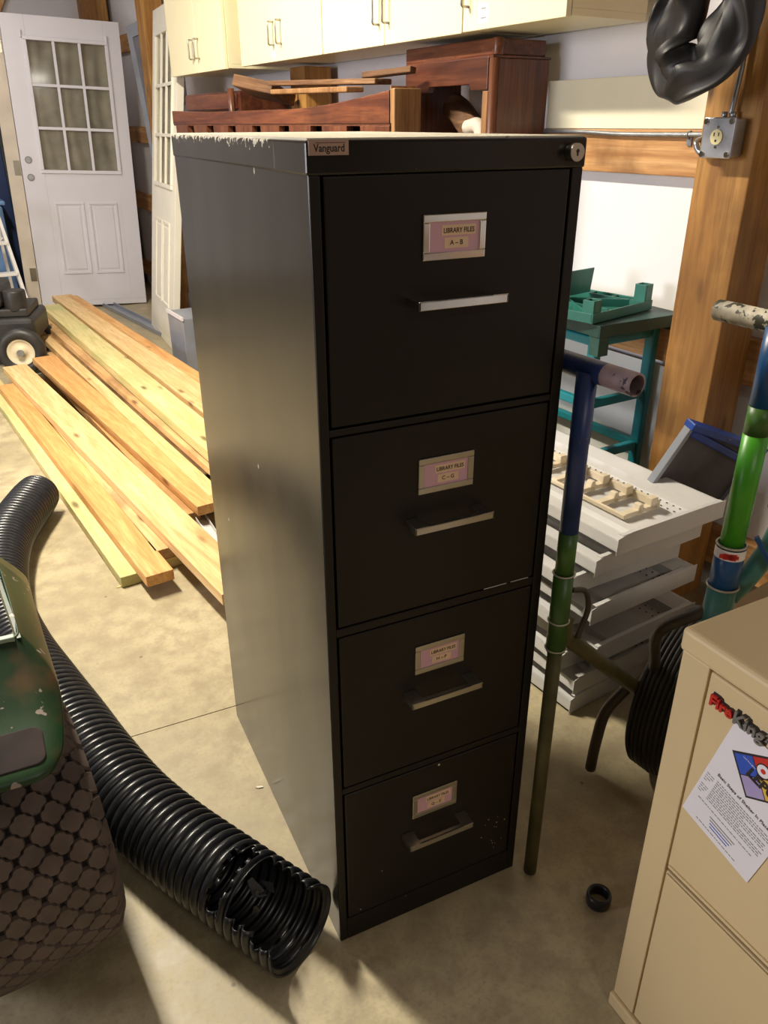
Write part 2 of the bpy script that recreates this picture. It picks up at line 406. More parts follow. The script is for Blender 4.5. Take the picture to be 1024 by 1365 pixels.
def cable_tex(r, pts, name, label, cat):
    b = MB(); P = [Vector(p) for p in pts]; out = []; rr = []
    for i in range(len(P)-1):
        n = max(2, int((P[i+1]-P[i]).length/.003))
        for k in range(n): out.append(P[i].lerp(P[i+1], k/n)); rr.append(r*(1+.08*(k % 2)))
    out.append(P[-1]); rr.append(r)
    b.tube(out, rr, 8); return tag(b.build(name, M['galv'], smooth=True), label, cat)
def spline(pts, n=12):
    P = [Vector(p) for p in pts]; P = [P[0]*2-P[1]] + P + [P[-1]*2-P[-2]]; out = []
    for i in range(1, len(P)-2):
        for k in range(n):
            u = k/n; a, b_, c, d = P[i-1], P[i], P[i+1], P[i+2]
            out.append(.5*((2*b_)+(c-a)*u+(2*a-5*b_+4*c-d)*u*u+(3*b_-a-3*c+d)*u**3))
    out.append(P[-2]); return out
pp = spline([W(1.5,-.13,1.306), W(.68,-.13,1.309), W(.4,-.131,1.303), W(.2,-.13,1.303), W(.06,-.12,1.304), W(.012,-.04,1.30), W(-.005,.018,1.29), W(-.02,.022,1.268), W(-.045,.022,1.262)], 10)
cable_tex(.0065, pp, 'armoured_cable', 'grey flexible armoured cable running along the timber rail into the side of the outlet box', 'cable')
cable_tex(.006, [W(-.094,.02,1.352), W(-.096,.012,1.45), W(-.1,.012,2.3)], 'armoured_cable', 'vertical armoured cable dropping down the post into the top of the outlet box', 'cable')
b = MB(); b.M = Matrix.Translation(W(.145,-.139,1.29)) @ Matrix.Rotation(WR, 4, 'Z')
b.box(-.008, .008, 0, .004, -.014, .006); b.tube([(0,.002+.014*math.sin(a),.013-.009*math.cos(a)) for a in [PI*k/8 for k in range(9)]], .003, 6)
tag(b.build('cable_clip', M['galv']), 'small metal clip holding the grey cable to the timber rail', 'clip')

# ------------------------------------------------------------------ hanging rubber tube
def rubber():
    # flattened inner tube hung over a peg on the post, sagging loop (wall coordinates)
    path = [(-0.018,.17,2.02),(-0.026,.17,1.80),(-0.030,.17,1.66),(-0.026,.165,1.58),(-0.008,.165,1.505),(-0.020,.165,1.452),(-0.073,.165,1.432),(-0.126,.16,1.455),(-0.156,.15,1.52),(-0.170,.145,1.60),(-0.176,.145,1.68),(-0.168,.15,1.82),(-0.128,.16,2.02),(-0.078,.17,2.09)]
    hw =   [.055,.055,.056,.062,.070,.066,.062,.066,.068,.058,.054,.055,.055,.055]
    P = [Vector(p) for p in path]; n = len(P); out = []; ww = []
    for i in range(n):
        for k in range(12):
            u = k/12; a, b_, c, d = P[i-1], P[i], P[(i+1) % n], P[(i+2) % n]
            out.append(.5*((2*b_)+(c-a)*u+(2*a-5*b_+4*c-d)*u*u+(3*b_-a-3*c+d)*u**3))
            ww.append(hw[i]*(1-u)+hw[(i+1) % n]*u)
    m = MB(); NN = len(out); K = 30; vs = []
    cen = sum(out, Vector())/NN
    for i in range(NN):
        t_ = (out[(i+1) % NN]-out[i-1]).normalized(); y = Vector((0,1,0)); x = t_.cross(y).normalized()
        ang = .45*math.sin(2*PI*i/NN*2+.8) + .5*math.sin(2*PI*i/NN*5)
        c, q = math.cos(ang), math.sin(ang); x2, y2 = x*c+y*q, y*c-x*q
        for k in range(K):
            a = 2*PI*k/K; cs, sn = math.cos(a), math.sin(a)
            th = .034 + .012*math.sin(i*.11+cs*2.5)
            fold = .016*math.sin(cs*4.2+i*.085) + .010*math.sin(i*.21-cs*6)
            crease = -.028*math.exp(-((cs-.25-.5*math.sin(i*.05))/.16)**2)*(1 if sn > 0 else .2)
            wv = ww[i]*math.copysign(abs(cs)**.85, cs)
            vs.append(out[i] + x2*wv + y2*(sn*th + (fold+crease)*(1 if sn > 0 else .6)*(1-abs(cs)**3)))
    fs = []
    for i in range(NN):
        j = (i+1) % NN
        for k in range(K): fs.append((i*K+k, j*K+k, j*K+(k+1) % K, i*K+(k+1) % K))
    m.add(vs, fs, 0, True); return m
t = thing('rubber_inner_tube', 'limp black rubber inner tube hanging in a loop over the post above the outlet box', 'inner tube', W(0,0,1.4), WR)
r_ = rubber(); r_.v = [(x, y, z-1.4) for x, y, z in r_.v]; r_.build('tube', M['rubber'], t)
tag(MB().cyl(W(-.03,-.001,2.06), W(-.03,.27,2.085), .012).build('hanging_peg', M['lightwood']), 'wooden peg above the picture edge that carries the rubber inner tube', 'peg')

# ------------------------------------------------------------------ wall cabinets
def wall_cabinet(s0, s1, z0, off, split, handles, labels, label, door_bottom=0):
    h = .74; t = thing('wall_cabinet', label, 'cabinet', W((s0+s1)/2, 0, z0), WR, None)
    c = (s0+s1)/2; a, e = s0-c, s1-c; back = -.138
    b = MB(); b.box(a, e, back, off-.02, 0, .018); b.box(a, e, back, off-.02, h-.018, h); b.box(a, a+.018, back, off-.02, .018, h-.018); b.box(e-.018, e, back, off-.02, .018, h-.018); b.box(a+.018, e-.018, back, back+.012, .018, h-.018); b.box(a+.018, e-.018, back+.012, off-.02, .36, .378)
    b.build('body', M['cream'], t, bevel=.0015)
    cuts = [a] + [q-c for q in split] + [e]
    for i in range(len(cuts)-1):
        d = MB().box(cuts[i]+.0015, cuts[i+1]-.0015, off-.019, off, -.004, h-.002).build('door', M['cream'], t, bevel=.0025)
        for hs in handles:
            if cuts[i] < hs-c < cuts[i+1]:
                x = hs-c; hz = .06
                pts = [(x,off,hz+.0)] + [(x,off+.028-.008*(1-math.sin(q)),hz+.008*(1-math.cos(q))) for q in (0.3,PI/4,1.2)] + [(x,off+.028-.008*(1-math.sin(q)),hz+.088-.008*(1-math.cos(q))) for q in (1.2,PI/4,.3)] + [(x,off,hz+.088)]
                MB().tube(pts, .0042, 8).build('handle', M['nickel'], d)
        for ls, lz, lw, lh in labels:
            if cuts[i] < ls-c < cuts[i+1]:
                x = ls-c; q = MB().box(x-lw/2, x+lw/2, off, off+.0006, lz, lz+lh)
                for r0 in (.7, .22):
                    for k in range(5): q.box(x-lw*.3+k*lw*.12, x-lw*.3+k*lw*.12+lw*.09, off+.0006, off+.0008, lz+lh*r0, lz+lh*(r0+.09), 1)
                tg = q.build('paper_label', [M['paper'], M['grey_ink']], d); tg['label'] = 'small white paper label'
    return t
wall_cabinet(.358, .818, 1.588, .16, [], [.790], [(.715, .012, .045, .05)], 'cream wall cabinet nearest the hanging rubber tube, its end panel showing')
wall_cabinet(.822, 1.760, 1.586, .16, [1.285], [1.318, 1.252], [(1.30+.015, .006, .045, .028), (1.225, .006, .045, .026)], 'cream two-door wall cabinet above the wooden hutch and the curved rail, second from the right')
wall_cabinet(1.764, 2.622, 1.586, .16, [2.188], [2.225, 2.145], [(2.235, .012, .035, .026)], 'cream two-door wall cabinet above the loose planks, third from the right')
wall_cabinet(2.70, 3.55, 1.579, .215, [3.09], [3.13, 3.05], [], 'cream two-door wall cabinet that stands out further than the rest, beside the ivory door')

# ------------------------------------------------------------------ wooden hutch and bench piece with curved rail
t = thing('wooden_hutch', 'red-brown wooden hutch with an open bay and loose slab on top, under cream cabinets', 'hutch', W(.98, 0, 0), WR)
a, e = -.265, .25   # local s
b = MB(); b.box(-.245, -.225, -.13, .085, 0, 1.515); b.build('side_panel', M['cherryv'], t, bevel=.003)
b = MB(); b.box(e-.02, e, -.13, .085, 0, 1.515); b.build('side_panel', M['cherryv'], t, bevel=.003)
b = MB(); b.cyl((-.238, .088, 0), (-.238, .088, 1.515), .016, n=16); b.build('corner_post', M['cherryv'], t)
b = MB(); b.box(-.225, -.198, .07, .10, 0, 1.425); b.build('stile', M['lightwood'], t, bevel=.002)
b = MB(); b.box(.17, e-.02, .07, .10, 0, 1.425); b.build('stile', M['cherryv'], t, bevel=.002)
b = MB(); b.prism_y([(-.225,1.428),(-.14,1.428),(-.13,1.445),(.10,1.445),(.115,1.428),(e,1.428),(e,1.518),(-.225,1.518)], .075, .103); b.build('apron', M['cherry'], t, bevel=.002)
MB().box(-.225, .23, -.13, .07, .9, .92).build('shelf', M['cherry'], t, bevel=.002)
MB().box(-.225, .23, -.13, .07, .3, .32).build('shelf', M['cherry'], t, bevel=.002)
b = MB(); b.box(-.245, e, -.135, .10, 1.516, 1.522); b.build('top_board', M['cherry'], t)
t = thing('wooden_slab', 'loose dark red wooden top with a rounded corner lying on the hutch', 'table top', W(.98,0,1.5225), WR)
b = MB(); b.box(-.235, .27, -.12, .09, 0, .046); b.cyl((-.235,.075,0), (-.235,.075,.048), .018, n=16); b.build('slab', M['cherry'], t, bevel=.004)
b = MB(); b.prism_y([(-.05,-.0),(.15,-.0),(.13,.008),(-.03,.008)], .090, .096); b.build('trim_strip', M['cherryv'], t)
# stored soft bundle seen through the open bay
t = thing('rolled_bundle', 'grey-brown rolled mesh bundle with a pale tube end inside the hutch bay', 'bundle', W(.98,-.03,.92), WR)
b = MB(); b.tube(spline([(-.12,0,.05),(-.13,.02,.22),(-.04,.02,.36),(.08,.0,.44),(.14,0,.47)], 8), [.045]*33, 12); b.build('mesh_roll', M['oldwood'], t)
b = MB(); b.tube(spline([(-.13,.05,.30),(-.09,.05,.40),(-.02,.05,.40)], 6), [.025]*13, 12); b.build('tube_end', M['jamb'], t)
# curved-top piece
t = thing('wooden_settle', 'long cherry-red furniture piece with a curved top rail over slots, behind the black cabinet', 'furniture', W(2.3,0,0), WR)
L0, L1 = -1.26, 1.08   # local s extents (near .. far)
o_f = .29
pts = [(L1,1.331),(L1,1.432)]
for k in range(25):
    s_ = L1 + (L0-L1)*k/24; u = (s_-L0)/(L1-L0)
    pts.append((s_, 1.388 + .045*max(0, 1-u/.32)**1.6 + .012*max(0,(u-.75)/.25)))
pts = [(L1,1.333)] + pts[2:] + [(L0,1.333)]
b = MB(); b.prism_y(pts, o_f-.03, o_f); b.build('curved_rail', M['cherry'], t, bevel=.003)
b = MB(); b.box(L0, L1, o_f-.034, o_f-.004, 1.326, 1.333); b.build('bead', M['cherryv'], t)
b = MB()
s_ = L0
while s_ < L1:
    b.box(s_, min(s_+.20,L1), o_f-.03, o_f-.002, 1.285, 1.326); s_ += .30
b.build('slot_rail', M['cherryv'], t, bevel=.001)
MB().box(L0+.03, L1, o_f-.07, o_f-.06, 1.225, 1.335).build('slot_backing', M['darkwood'], t)
b = MB(); b.box(L0, L1, o_f-.03, o_f, 0, 1.285); b.build('front_panel', M['darkwood'], t, bevel=.003)
MB().box(L0, L0+.03, .15, o_f-.03, 0, 1.30).build('end_panel', M['darkwood'], t, bevel=.003)
MB().box(L1-.03, L1, -.12, o_f-.03, 0, 1.30).build('end_panel', M['darkwood'], t, bevel=.003)
MB().box(-1.03, L1-.03, -.12, o_f-.03, 1.20, 1.22).build('top_board', M['cherry'], t)
t = thing('wooden_block', 'light wood block beside the hutch at the near end of the curved rail', 'wood block', W(1.033, 0, 0), WR)
MB().box(-.0055, .0, .195, .288, 1.335, 1.445).build('end_face', M['lightwood'], t)
MB().box(-.03, -.006, .185, .29, 1.22, 1.438).build('block', M['lightwood'], t, bevel=.003)
MB().box(-.03, -.006, .185, .285, 0, 1.219).build('leg', M['cherryv'], t, bevel=.003)
# loose things lying on it
def slab_at(name, label, cat, p, size, rot, mat, bev=.004):
    o = MB().box(-size[0]/2, size[0]/2, -size[1]/2, size[1]/2, 0, size[2]).build(name, mat, None, p, bev)
    o.rotation_euler = rot; return tag(o, label, cat)
slab_at('wooden_plank', 'long weathered plank with pale edge lying on the curved rail, upper of two', 'plank', W(1.62,.23,1.468), (.80,.075,.018), (R(1),R(-1.5),WR+R(4)), M['oldwood'])
slab_at('wooden_plank', 'long light-edged plank lying right on the curved rail, lower of two', 'plank', W(1.64,.27,1.440), (.72,.07,.018), (R(0),R(-1),WR-R(2)), M['lightwood'])
slab_at('bark_stick', 'dark rough stick end poking out beyond the planks', 'stick', W(1.21,.19,1.483), (.25,.03,.02), (R(10),R(2),WR+R(12)), M['oldwood'])
slab_at('timber_block', 'short thick old timber block tilted on the curved rail, left of the planks', 'wood block', W(2.36,.17,1.45), (.22,.20,.05), (R(14),R(-10),WR+R(30)), M['oldwood'])
t = thing('wooden_drawer_unit', 'dark red wooden drawer unit behind the rail under the furthest cabinet', 'drawers', W(3.05,.05,1.222), WR)
MB().box(-.4,.42,-.15,.12,0,.26).build('body', M['cherry'], t, bevel=.004)
for z in (.02,.10,.18): MB().box(-.37,.39,.12,.135,z,z+.07).build('drawer', M['cherry'], t, bevel=.003)
MB().cyl((-.36,.15,0),(-.36,.15,.27),.016,n=12).build('corner_post', M['cherryv'], t)

# ------------------------------------------------------------------ nine-lite doors
def lite_door(name, label, w, mw, bevel_m, mat, jamb=False, side=1):
    """local: x across, y=0 front face (towards -y), z up from the bottom edge"""
    t = thing(name, label, 'door'); H = 2.0; T = .042
    x0, x1, z0, z1 = .155, w-.115, 1.0, 1.845     # opening
    b = MB(); b.box(0, w, 0, T, 0, .04+.0); b.box(0, x0, 0, T, .04, H); b.box(x1, w, 0, T, .04, H); b.box(x0, x1, 0, T, .04, z0); b.box(x0, x1, 0, T, z1, H)
    b.build('slab', mat, t, bevel=.002)
    g = MB()
    for a0, a1, c0, c1 in ((x0-.025,x1+.025,z0-.025,z0), (x0-.025,x1+.025,z1,z1+.025), (x0-.025,x0,z0,z1), (x1,x1+.025,z0,z1)):
        g.box(a0, a1, -.012, .002, c0, c1)
    fr = g.build('lite_frame', mat, t, bevel=.004)
    g = MB(); mw = .02
    for k in (1, 2):
        xx = x0+(x1-x0)*k/3; g.box(xx-mw/2, xx+mw/2, -.010, .004, z0, z1)
        zz = z0+(z1-z0)*k/3; g.box(x0, x1, -.0095, .004, zz-mw/2, zz+mw/2)
    g.build('muntins', mat, fr, bevel=.003)
    # curtain folds behind the glass
    vs = []; fs = []; nx, nz = 60, 14
    for i in range(nx+1):
        for j in range(nz+1):
            u = i/nx; q = j/nz
            vs.append((x0+(x1-x0)*u, .02+.006*math.sin(u*34+3*math.sin(q*3))+.004*math.sin(u*11+q*5), z0+(z1-z0)*q))
    for i in range(nx):
        for j in range(nz):
            k = i*(nz+1)+j; fs.append((k, k+nz+1, k+nz+2, k+1))
    MB().add(vs, fs, 0, True).build('curtain', M['curtain'], t)
    m_glass = M.get('glass')
    if not m_glass:
        m_glass, tt, bs = nt('door_glass'); bs.inputs['Base Color'].default_value = (.9,.95,.9,1); bs.inputs['Roughness'].default_value = .05
        bs.inputs['Transmission Weight'].default_value = 1; bs.inputs['IOR'].default_value = 1.02
        gl = N(tt, 'ShaderNodeBsdfGlossy'); gl.inputs['Roughness'].default_value = .08; tr = N(tt, 'ShaderNodeBsdfTransparent'); tr.inputs[0].default_value = (.93,.93,.91,1)
        mx = N(tt, 'ShaderNodeMixShader'); mx.inputs[0].default_value = .1
        tt.links.new(tr.outputs[0], mx.inputs[1]); tt.links.new(gl.outputs[0], mx.inputs[2]); tt.links.new(mx.outputs[0], tt.nodes['Material Output'].inputs[0])
        M['glass'] = m_glass
    MB().box(x0, x1, .004, .007, z0, z1).build('glass_pane', m_glass, fr)
    # two raised panels below
    pz0, pz1 = .245, .775
    for a0, a1 in ((x0+.035, x0+.035+.215), (x1-.035-.215, x1-.035)):
        g = MB()
        for i0, i1, k0, k1 in ((a0,a1,pz0,pz0+.018),(a0,a1,pz1-.018,pz1),(a0,a0+.018,pz0+.018,pz1-.018),(a1-.018,a1,pz0+.018,pz1-.018)):
            g.box(i0, i1, -.007, .001, k0, k1)
        g.box(a0+.035, a1-.035, -.004, .001, pz0+.035, pz1-.035)
        g.build('raised_panel', mat, t, bevel=.003)
    return t
d1 = lite_door('exterior_door', 'white nine-pane exterior door with two knob holes leaning on the back wall', .80, .02, 0, M['white'])
for zz in (1.065, .945):
    b = MB(); b.cyl((.055, -.001, zz), (.055, .002, zz), .026, n=20); b.cyl((.055,-.003,zz),(.055,-.001,zz),.018,n=20,m=1); b.build('knob_hole', [M['hole'], M['galv']], d1)
for xx in (.12, .70):
    MB().box(xx-.008, xx+.008, -.014, 0, 1.855, 1.905).build('lite_clip', M['white'], d1, bevel=.004)
jb = MB().box(-.10, -.004, .0, .09, 0, 2.0).build('jamb', M['jamb'], d1, bevel=.003)
for zz in (.20, .96, 1.75): MB().box(-.055, -.01, -.004, 0, zz, zz+.10).build('hinge', M['nickel'], jb, bevel=.001)
BR = Vector((.745, 5.94, 0)); BL = Vector((-.055, 5.96, 0))
# near side is the front (-y); lean back 2.5 deg and 2.4 deg in its own plane
ang = math.atan2(BR.y-BL.y, BR.x-BL.x)
d1.matrix_world = Matrix.Translation(BL+Vector((0,0,.008))) @ Matrix.Rotation(ang, 4, 'Z') @ Matrix.Rotation(R(-2.6), 4, 'X') @ Matrix.Rotation(R(2.3), 4, 'Y')
d1.matrix_world = Matrix.Translation((0,0,.03)) @ d1.matrix_world
d2 = lite_door('exterior_door', 'ivory nine-pane door seen almost edge-on, leaning on the cream wall cabinets', .80, .02, 0, M['ivory'])
# edge nearest the camera
NB = Vector((.612, 4.30, 0)); FB = Vector((.625, 5.10, 0))
dirw = (NB-FB).normalized()
lean = math.asin(.27/2.0)
Xa = dirw; Za = Vector((0,0,1)); Ya = Za.cross(Xa)     # local y points away from the viewer's side (towards the wall)
ml = Matrix((Xa, Ya, Za)).transposed().to_4x4()
d2.matrix_world = Matrix.Translation(FB+Vector((0,0,.002))) @ ml @ Matrix.Rotation(-lean, 4, 'X')

# storm door behind, against the right wall
t = thing('storm_door', 'grey aluminium storm door leaning in the back corner between the two pale doors', 'storm door')
b = MB()
for bx in ((0,.06,0,1.98),(.74,.8,0,1.98),(.06,.74,1.9,1.98),(.06,.74,1.28,1.38),(.06,.74,0,.12)): b.box(bx[0],bx[1],0,.03,bx[2],bx[3])
b.build('frame', M['alu'], t, bevel=.002)
MB().box(.06,.74,.010,.014,1.38,1.9).build('upper_pane', M['glassgrey'], t)
MB().box(.06,.74,.008,.02,.12,1.28).build('lower_panel', M['alu'], t)
P0_ = Vector((.95,5.55,.004)); dz_ = Vector((-.11,.30,1.98)).normalized(); dx_ = Vector((.38,-.92,0)); dx_ = (dx_-dz_*dx_.dot(dz_)).normalized(); dy_ = dz_.cross(dx_)
t.matrix_world = Matrix.Translation(P0_) @ Matrix((dx_, dy_, dz_)).transposed().to_4x4()

# boxes in the dark gap under the ivory door
t = thing('cardboard_box', 'grey carton with a white edge on the floor between ivory door and black cabinet', 'box', W(3.05,.41,0), WR)
MB().box(-.14,.14,-.1,.1,0,.35).build('carton', M['alu'], t, bevel=.004)
MB().box(-.145,.145,.095,.105,.34,.36).build('rim', M['white'], t)

# ------------------------------------------------------------------ far left: navy panel, ladder, blue bin, mower
t = thing('navy_panel', 'dark navy blue flat panel standing behind the step ladder at the far left', 'panel', (-.42, 6.35, 0), R(2))
MB().box(-.45, .30, 0, .03, 0, 1.6).build('panel', M['navy'], t, bevel=.003)
MB().box(.301, .40, -.01, .05, 0, 1.62).build('dark_gap_strip', M['blackpl'], t, bevel=.003)  # black strip added for the shade in the gap beside the panel
MB().box(.255, .275, -.004, 0, 1.28, 1.42).build('hinge', M['ladder'], t)
t = thing('step_ladder', 'small white step ladder with a blue top cap at the left edge of the photo', 'ladder', (-.42, 5.55, -.0), R(8))
for sx in (-.22, .22):
    x = sx
    MB().obox((x*1.05, -.30, 0), (x*.75, -.02, .80), .05, .022, up=(1,0,0)).build('front_rail', M['ladder'], t, bevel=.002)
    MB().obox((x*1.0, .28, 0), (x*.72, .02, .80), .03, .02, up=(1,0,0)).build('rear_rail', M['ladder'], t, bevel=.002)
for k, z in enumerate((.18, .38, .58)):
    q = 1-z/.8; MB().box(-.22*(.78+.22*q), .22*(.78+.22*q), -.30*q-.05, -.30*q+.04, z, z+.02).build('step', M['ladder'], t, bevel=.003)
MB().box(-.19,.19,-.09,.09,.80,.835).build('top_cap', M['ltblue'], t, bevel=.008)
MB().obox((-.2,.2,.25),(.2,.05,.62),.02,.008).build('brace', M['ladder'], t)
t = thing('blue_tarp_bin', 'light blue plastic bin standing behind the step ladder', 'bin', (-.50, 6.10, 0), R(4))
b = MB(); b.prism_x([(-.14,0),(.14,0),(.17,.80),(-.17,.80)], -.25, .29); b.build('bin_body', M['ltblue'], t, bevel=.02)
MB().box(-.27,.31,-.19,.19,.80,.83).build('rim', M['ltblue'], t, bevel=.008)

t = thing('lawn_mower', 'black wheeled engine machine with a cream-hubbed tyre at the left edge beside the lumber', 'mower', (-.40, 4.50, 0), R(-14))
def small_wheel(parent, x, y, r, w):
    wt = MB(); wt.M = Matrix.Translation((x, y, r)) @ Matrix.Rotation(PI/2, 4, 'X')
    wt.lathe([(r*.58,-w/2),(r*.8,-w/2),(r*.96,-w*.4),(r,-w*.2),(r,w*.2),(r*.96,w*.4),(r*.8,w/2),(r*.58,w/2)], 32, 0, True)
    o = wt.build('tyre', M['blackpl'], parent)
    rm = MB(); rm.M = wt.M.copy()
    rm.lathe([(r*.57,-w*.35),(r*.6,w*.42),(r*.55,w*.46),(r*.48,w*.30),(r*.2,w*.34),(r*.18,w*.55),(0.001,w*.55)], 32); rm.build('rim', M['cream_rim'], o)
    hb = MB(); hb.M = wt.M.copy(); hb.cyl((0,0,w*.5),(0,0,w*.72), r*.15, n=12); hb.build('hub', M['galv'], o)
small_wheel(t, .19, -.29, .135, .075); small_wheel(t, -.25, -.29, .135, .075); small_wheel(t, .19, .22, .10, .06)
MB().box(-.35,.27,-.22,.22,.16,.31).build('deck', M['blackpl'], t, bevel=.03, seg=3)
b = MB(); b.box(-.3,.24,-.18,.16,.31,.36); b.build('chassis', M['blackpl'], t, bevel=.01)
MB().box(-.32,.11,-.2,.14,.36,.50).build('engine_cover', M['blackpl'], t, bevel=.04, seg=3)
MB().cyl((.17,-.12,.34),(.17,-.12,.46),.065,n=20).build('air_filter', M['blackpl'], t, bevel=.01)
MB().cyl((.02,-.225,.35),(.04,-.225,.35),.012,n=10).build('bolt', M['galv'], t)
MB().box(-.12,-.02,-.205,-.2,.44,.46).build('sticker', M['outlet'], t)
MB().cyl((.02,-.20,.49),(.02,-.20,.53),.02,n=12).build('fuel_cap', M['rust'], t)

# ------------------------------------------------------------------ lumber
def board(near, far, z, w, h, mat, label, ext=0, name='lumber_board', roll=0):
    """near / far: (u,v) photo points on the centre line of the top face; z = top height (near) or (near, far)"""
    z0, z1 = z if isinstance(z, tuple) else (z, z)
    a = floor_at(*near, z0); c = floor_at(*far, z1); d = (c-a); L = d.length
    if ext: a = a - d.normalized()*ext; L += ext
    u = d.normalized(); y = Vector((0,0,1)).cross(u).normalized(); zz = u.cross(y)
    m = MB(); m.box(0, L, -w/2, w/2, -h, 0)
    o = m.build(name, mat, None, (0,0,0), .0025)
    o.matrix_world = Matrix.Translation(a) @ Matrix((u, y, zz)).transposed().to_4x4() @ Matrix.Rotation(R(roll), 4, 'X')
    return tag(o, label, 'lumber')
board((179,765), (-14,503), .039, .089, .038, M['lumber_green'], 'greenish treated board lying flat on the floor, outermost on the left of the lumber pile')
board((213,764), (9,512), .078, .089, .038, M['lumber_orange'], 'orange board with a square near end sticking out over the floor')
board((221,731), (22,494), .078, .075, .038, M['lumber_stain'], 'speckled board with a broken ragged near end, next to the orange one')
board((322,784), (19,487), .117, .125, .038, M['lumber'], 'wide pale board lying on top and running behind the black cabinet bottom-left', ext=0)
board((255,684), (58,480), .078, .07, .038, M['lumber_dark'], 'dark orange rough board in the groove between two paler boards')
board((284,670), (57,475), .118, .12, .038, M['lumber_orange'], 'wide orange-tan board with its near end stopping at the cabinet edge')
board((285,655), (74,468), .078, .10, .038, M['lumber_stain'], 'brown-stained board right of the wide orange-tan one')
board((300,655), (66,445), .119, .125, .038, M['lumber'], 'pale clean board beside the thin white edge, middle of the pile')
board((300,625), (62,424), .150, .10, .030, M['lumber_stain'], 'tan board with brown stains below the golden board edge')
board((300,600), (66,406), .200, .125, .045, M['lumber_green'], 'upper board with greenish patches and a golden side, white paint at its far end')
board((300,552), (82,393), .200, .14, .045, M['lumber'], 'topmost wide pine board at the right side of the pile')
board((292,520), (96,394), .200, .07, .045, M['lumber_orange'], 'narrow pinkish-tan board along the right edge of the pile')
# bearers under the pile
def bearer(p, L, h, rz, label, mat='lumber_green', w=.089, z=0):
    o = MB().box(-L/2, L/2, -w/2, w/2, 0, h-.001).build('lumber_offcut', M[mat], None, (p[0],p[1],z), .002); o.rotation_euler = (0,0,rz); return tag(o, label, 'lumber')
q = floor_at(232, 750, .0)
bearer((q.x+.01, q.y+.02), .24, .038, R(8), 'short greenish offcut lying crosswise under the broken board end')
for (n_, f_, z_, w_, m_, lb) in (((300,662),(72,470),.080,.10,'lumber','lower board under the pale clean board'),
        ((300,640),(70,440),.119,.10,'lumber_stain','lower board under the stained tan board'),
        ((300,612),(74,420),.119,.12,'lumber','lower board under the greenish-patched board'),
        ((300,570),(84,408),.155,.12,'lumber','second board down at the right side of the pile'),
        ((300,590),(84,424),.117,.12,'lumber_stain','third board down at the right side of the pile'),
        ((300,606),(84,434),.078,.12,'lumber','fourth board down at the right side of the pile'),
        ((300,622),(84,444),.039,.12,'lumber','bottom board at the right side of the pile')):
    board(n_, f_, z_, w_, .037, M[m_], lb)
for (u_, v_, l_, w_, an, lb) in ((161,781,.03,.010,.3,'pale wood shaving on the floor at the end of the greenish board'),(114,921,.022,.006,.6,'small brown wood chip alone on the bright concrete floor beside the hose'),(346,1049,.018,.006,-.4,'tiny white flake on the floor beside the black cabinet')):
    q = floor_at(u_, v_, .002); g = MB(); g.prism([(-l_/2,-w_*.2),(-l_*.1,-w_/2),(l_/2,-w_*.1),(l_*.3,w_/2),(-l_*.3,w_*.4)], 0, .002)
    o = g.build('wood_chip' if 'wood' in lb else 'paint_flake', M['lumber'] if 'wood' in lb else M['cabtop'], None, (q.x,q.y,.0005), rot=(0,0,an)); tag(o, lb, 'debris')
# white metal channel peeping out
a = floor_at(272,702,.03); c = floor_at(298,742,.03)
b = MB(); b.box(0,1.2,-.02,.02,0,.002); b.box(0,1.2,-.02,-.018,.002,.02); b.box(0,1.2,.018,.02,.002,.02)
o = b.build('metal_channel', M['traygrey']); d = (a-c).normalized(); o.matrix_world = Matrix.Translation(Vector((c.x,c.y,.039))) @ Matrix.Rotation(math.atan2(d.y,d.x),4,'Z')
tag(o, 'white metal channel peeping out between the board ends and the black cabinet', 'metal strip')
# grey strip on the floor right of the pile
p0 = floor_at(138,404,.005); p1 = floor_at(300,486,.005); d = p1-p0
b = MB(); b.box(0,d.length,-.045,.045,0,.006); b.box(0,d.length,-.045,-.037,.006,.03); b.box(0,d.length,.037,.045,.006,.03)
o = b.build('metal_track', M['alu'], None, (p0.x,p0.y,.001), .001, rot=(0,0,math.atan2(d.y,d.x)))
tag(o, 'long grey metal track lying on the floor between the lumber pile and the ivory door', 'metal strip')

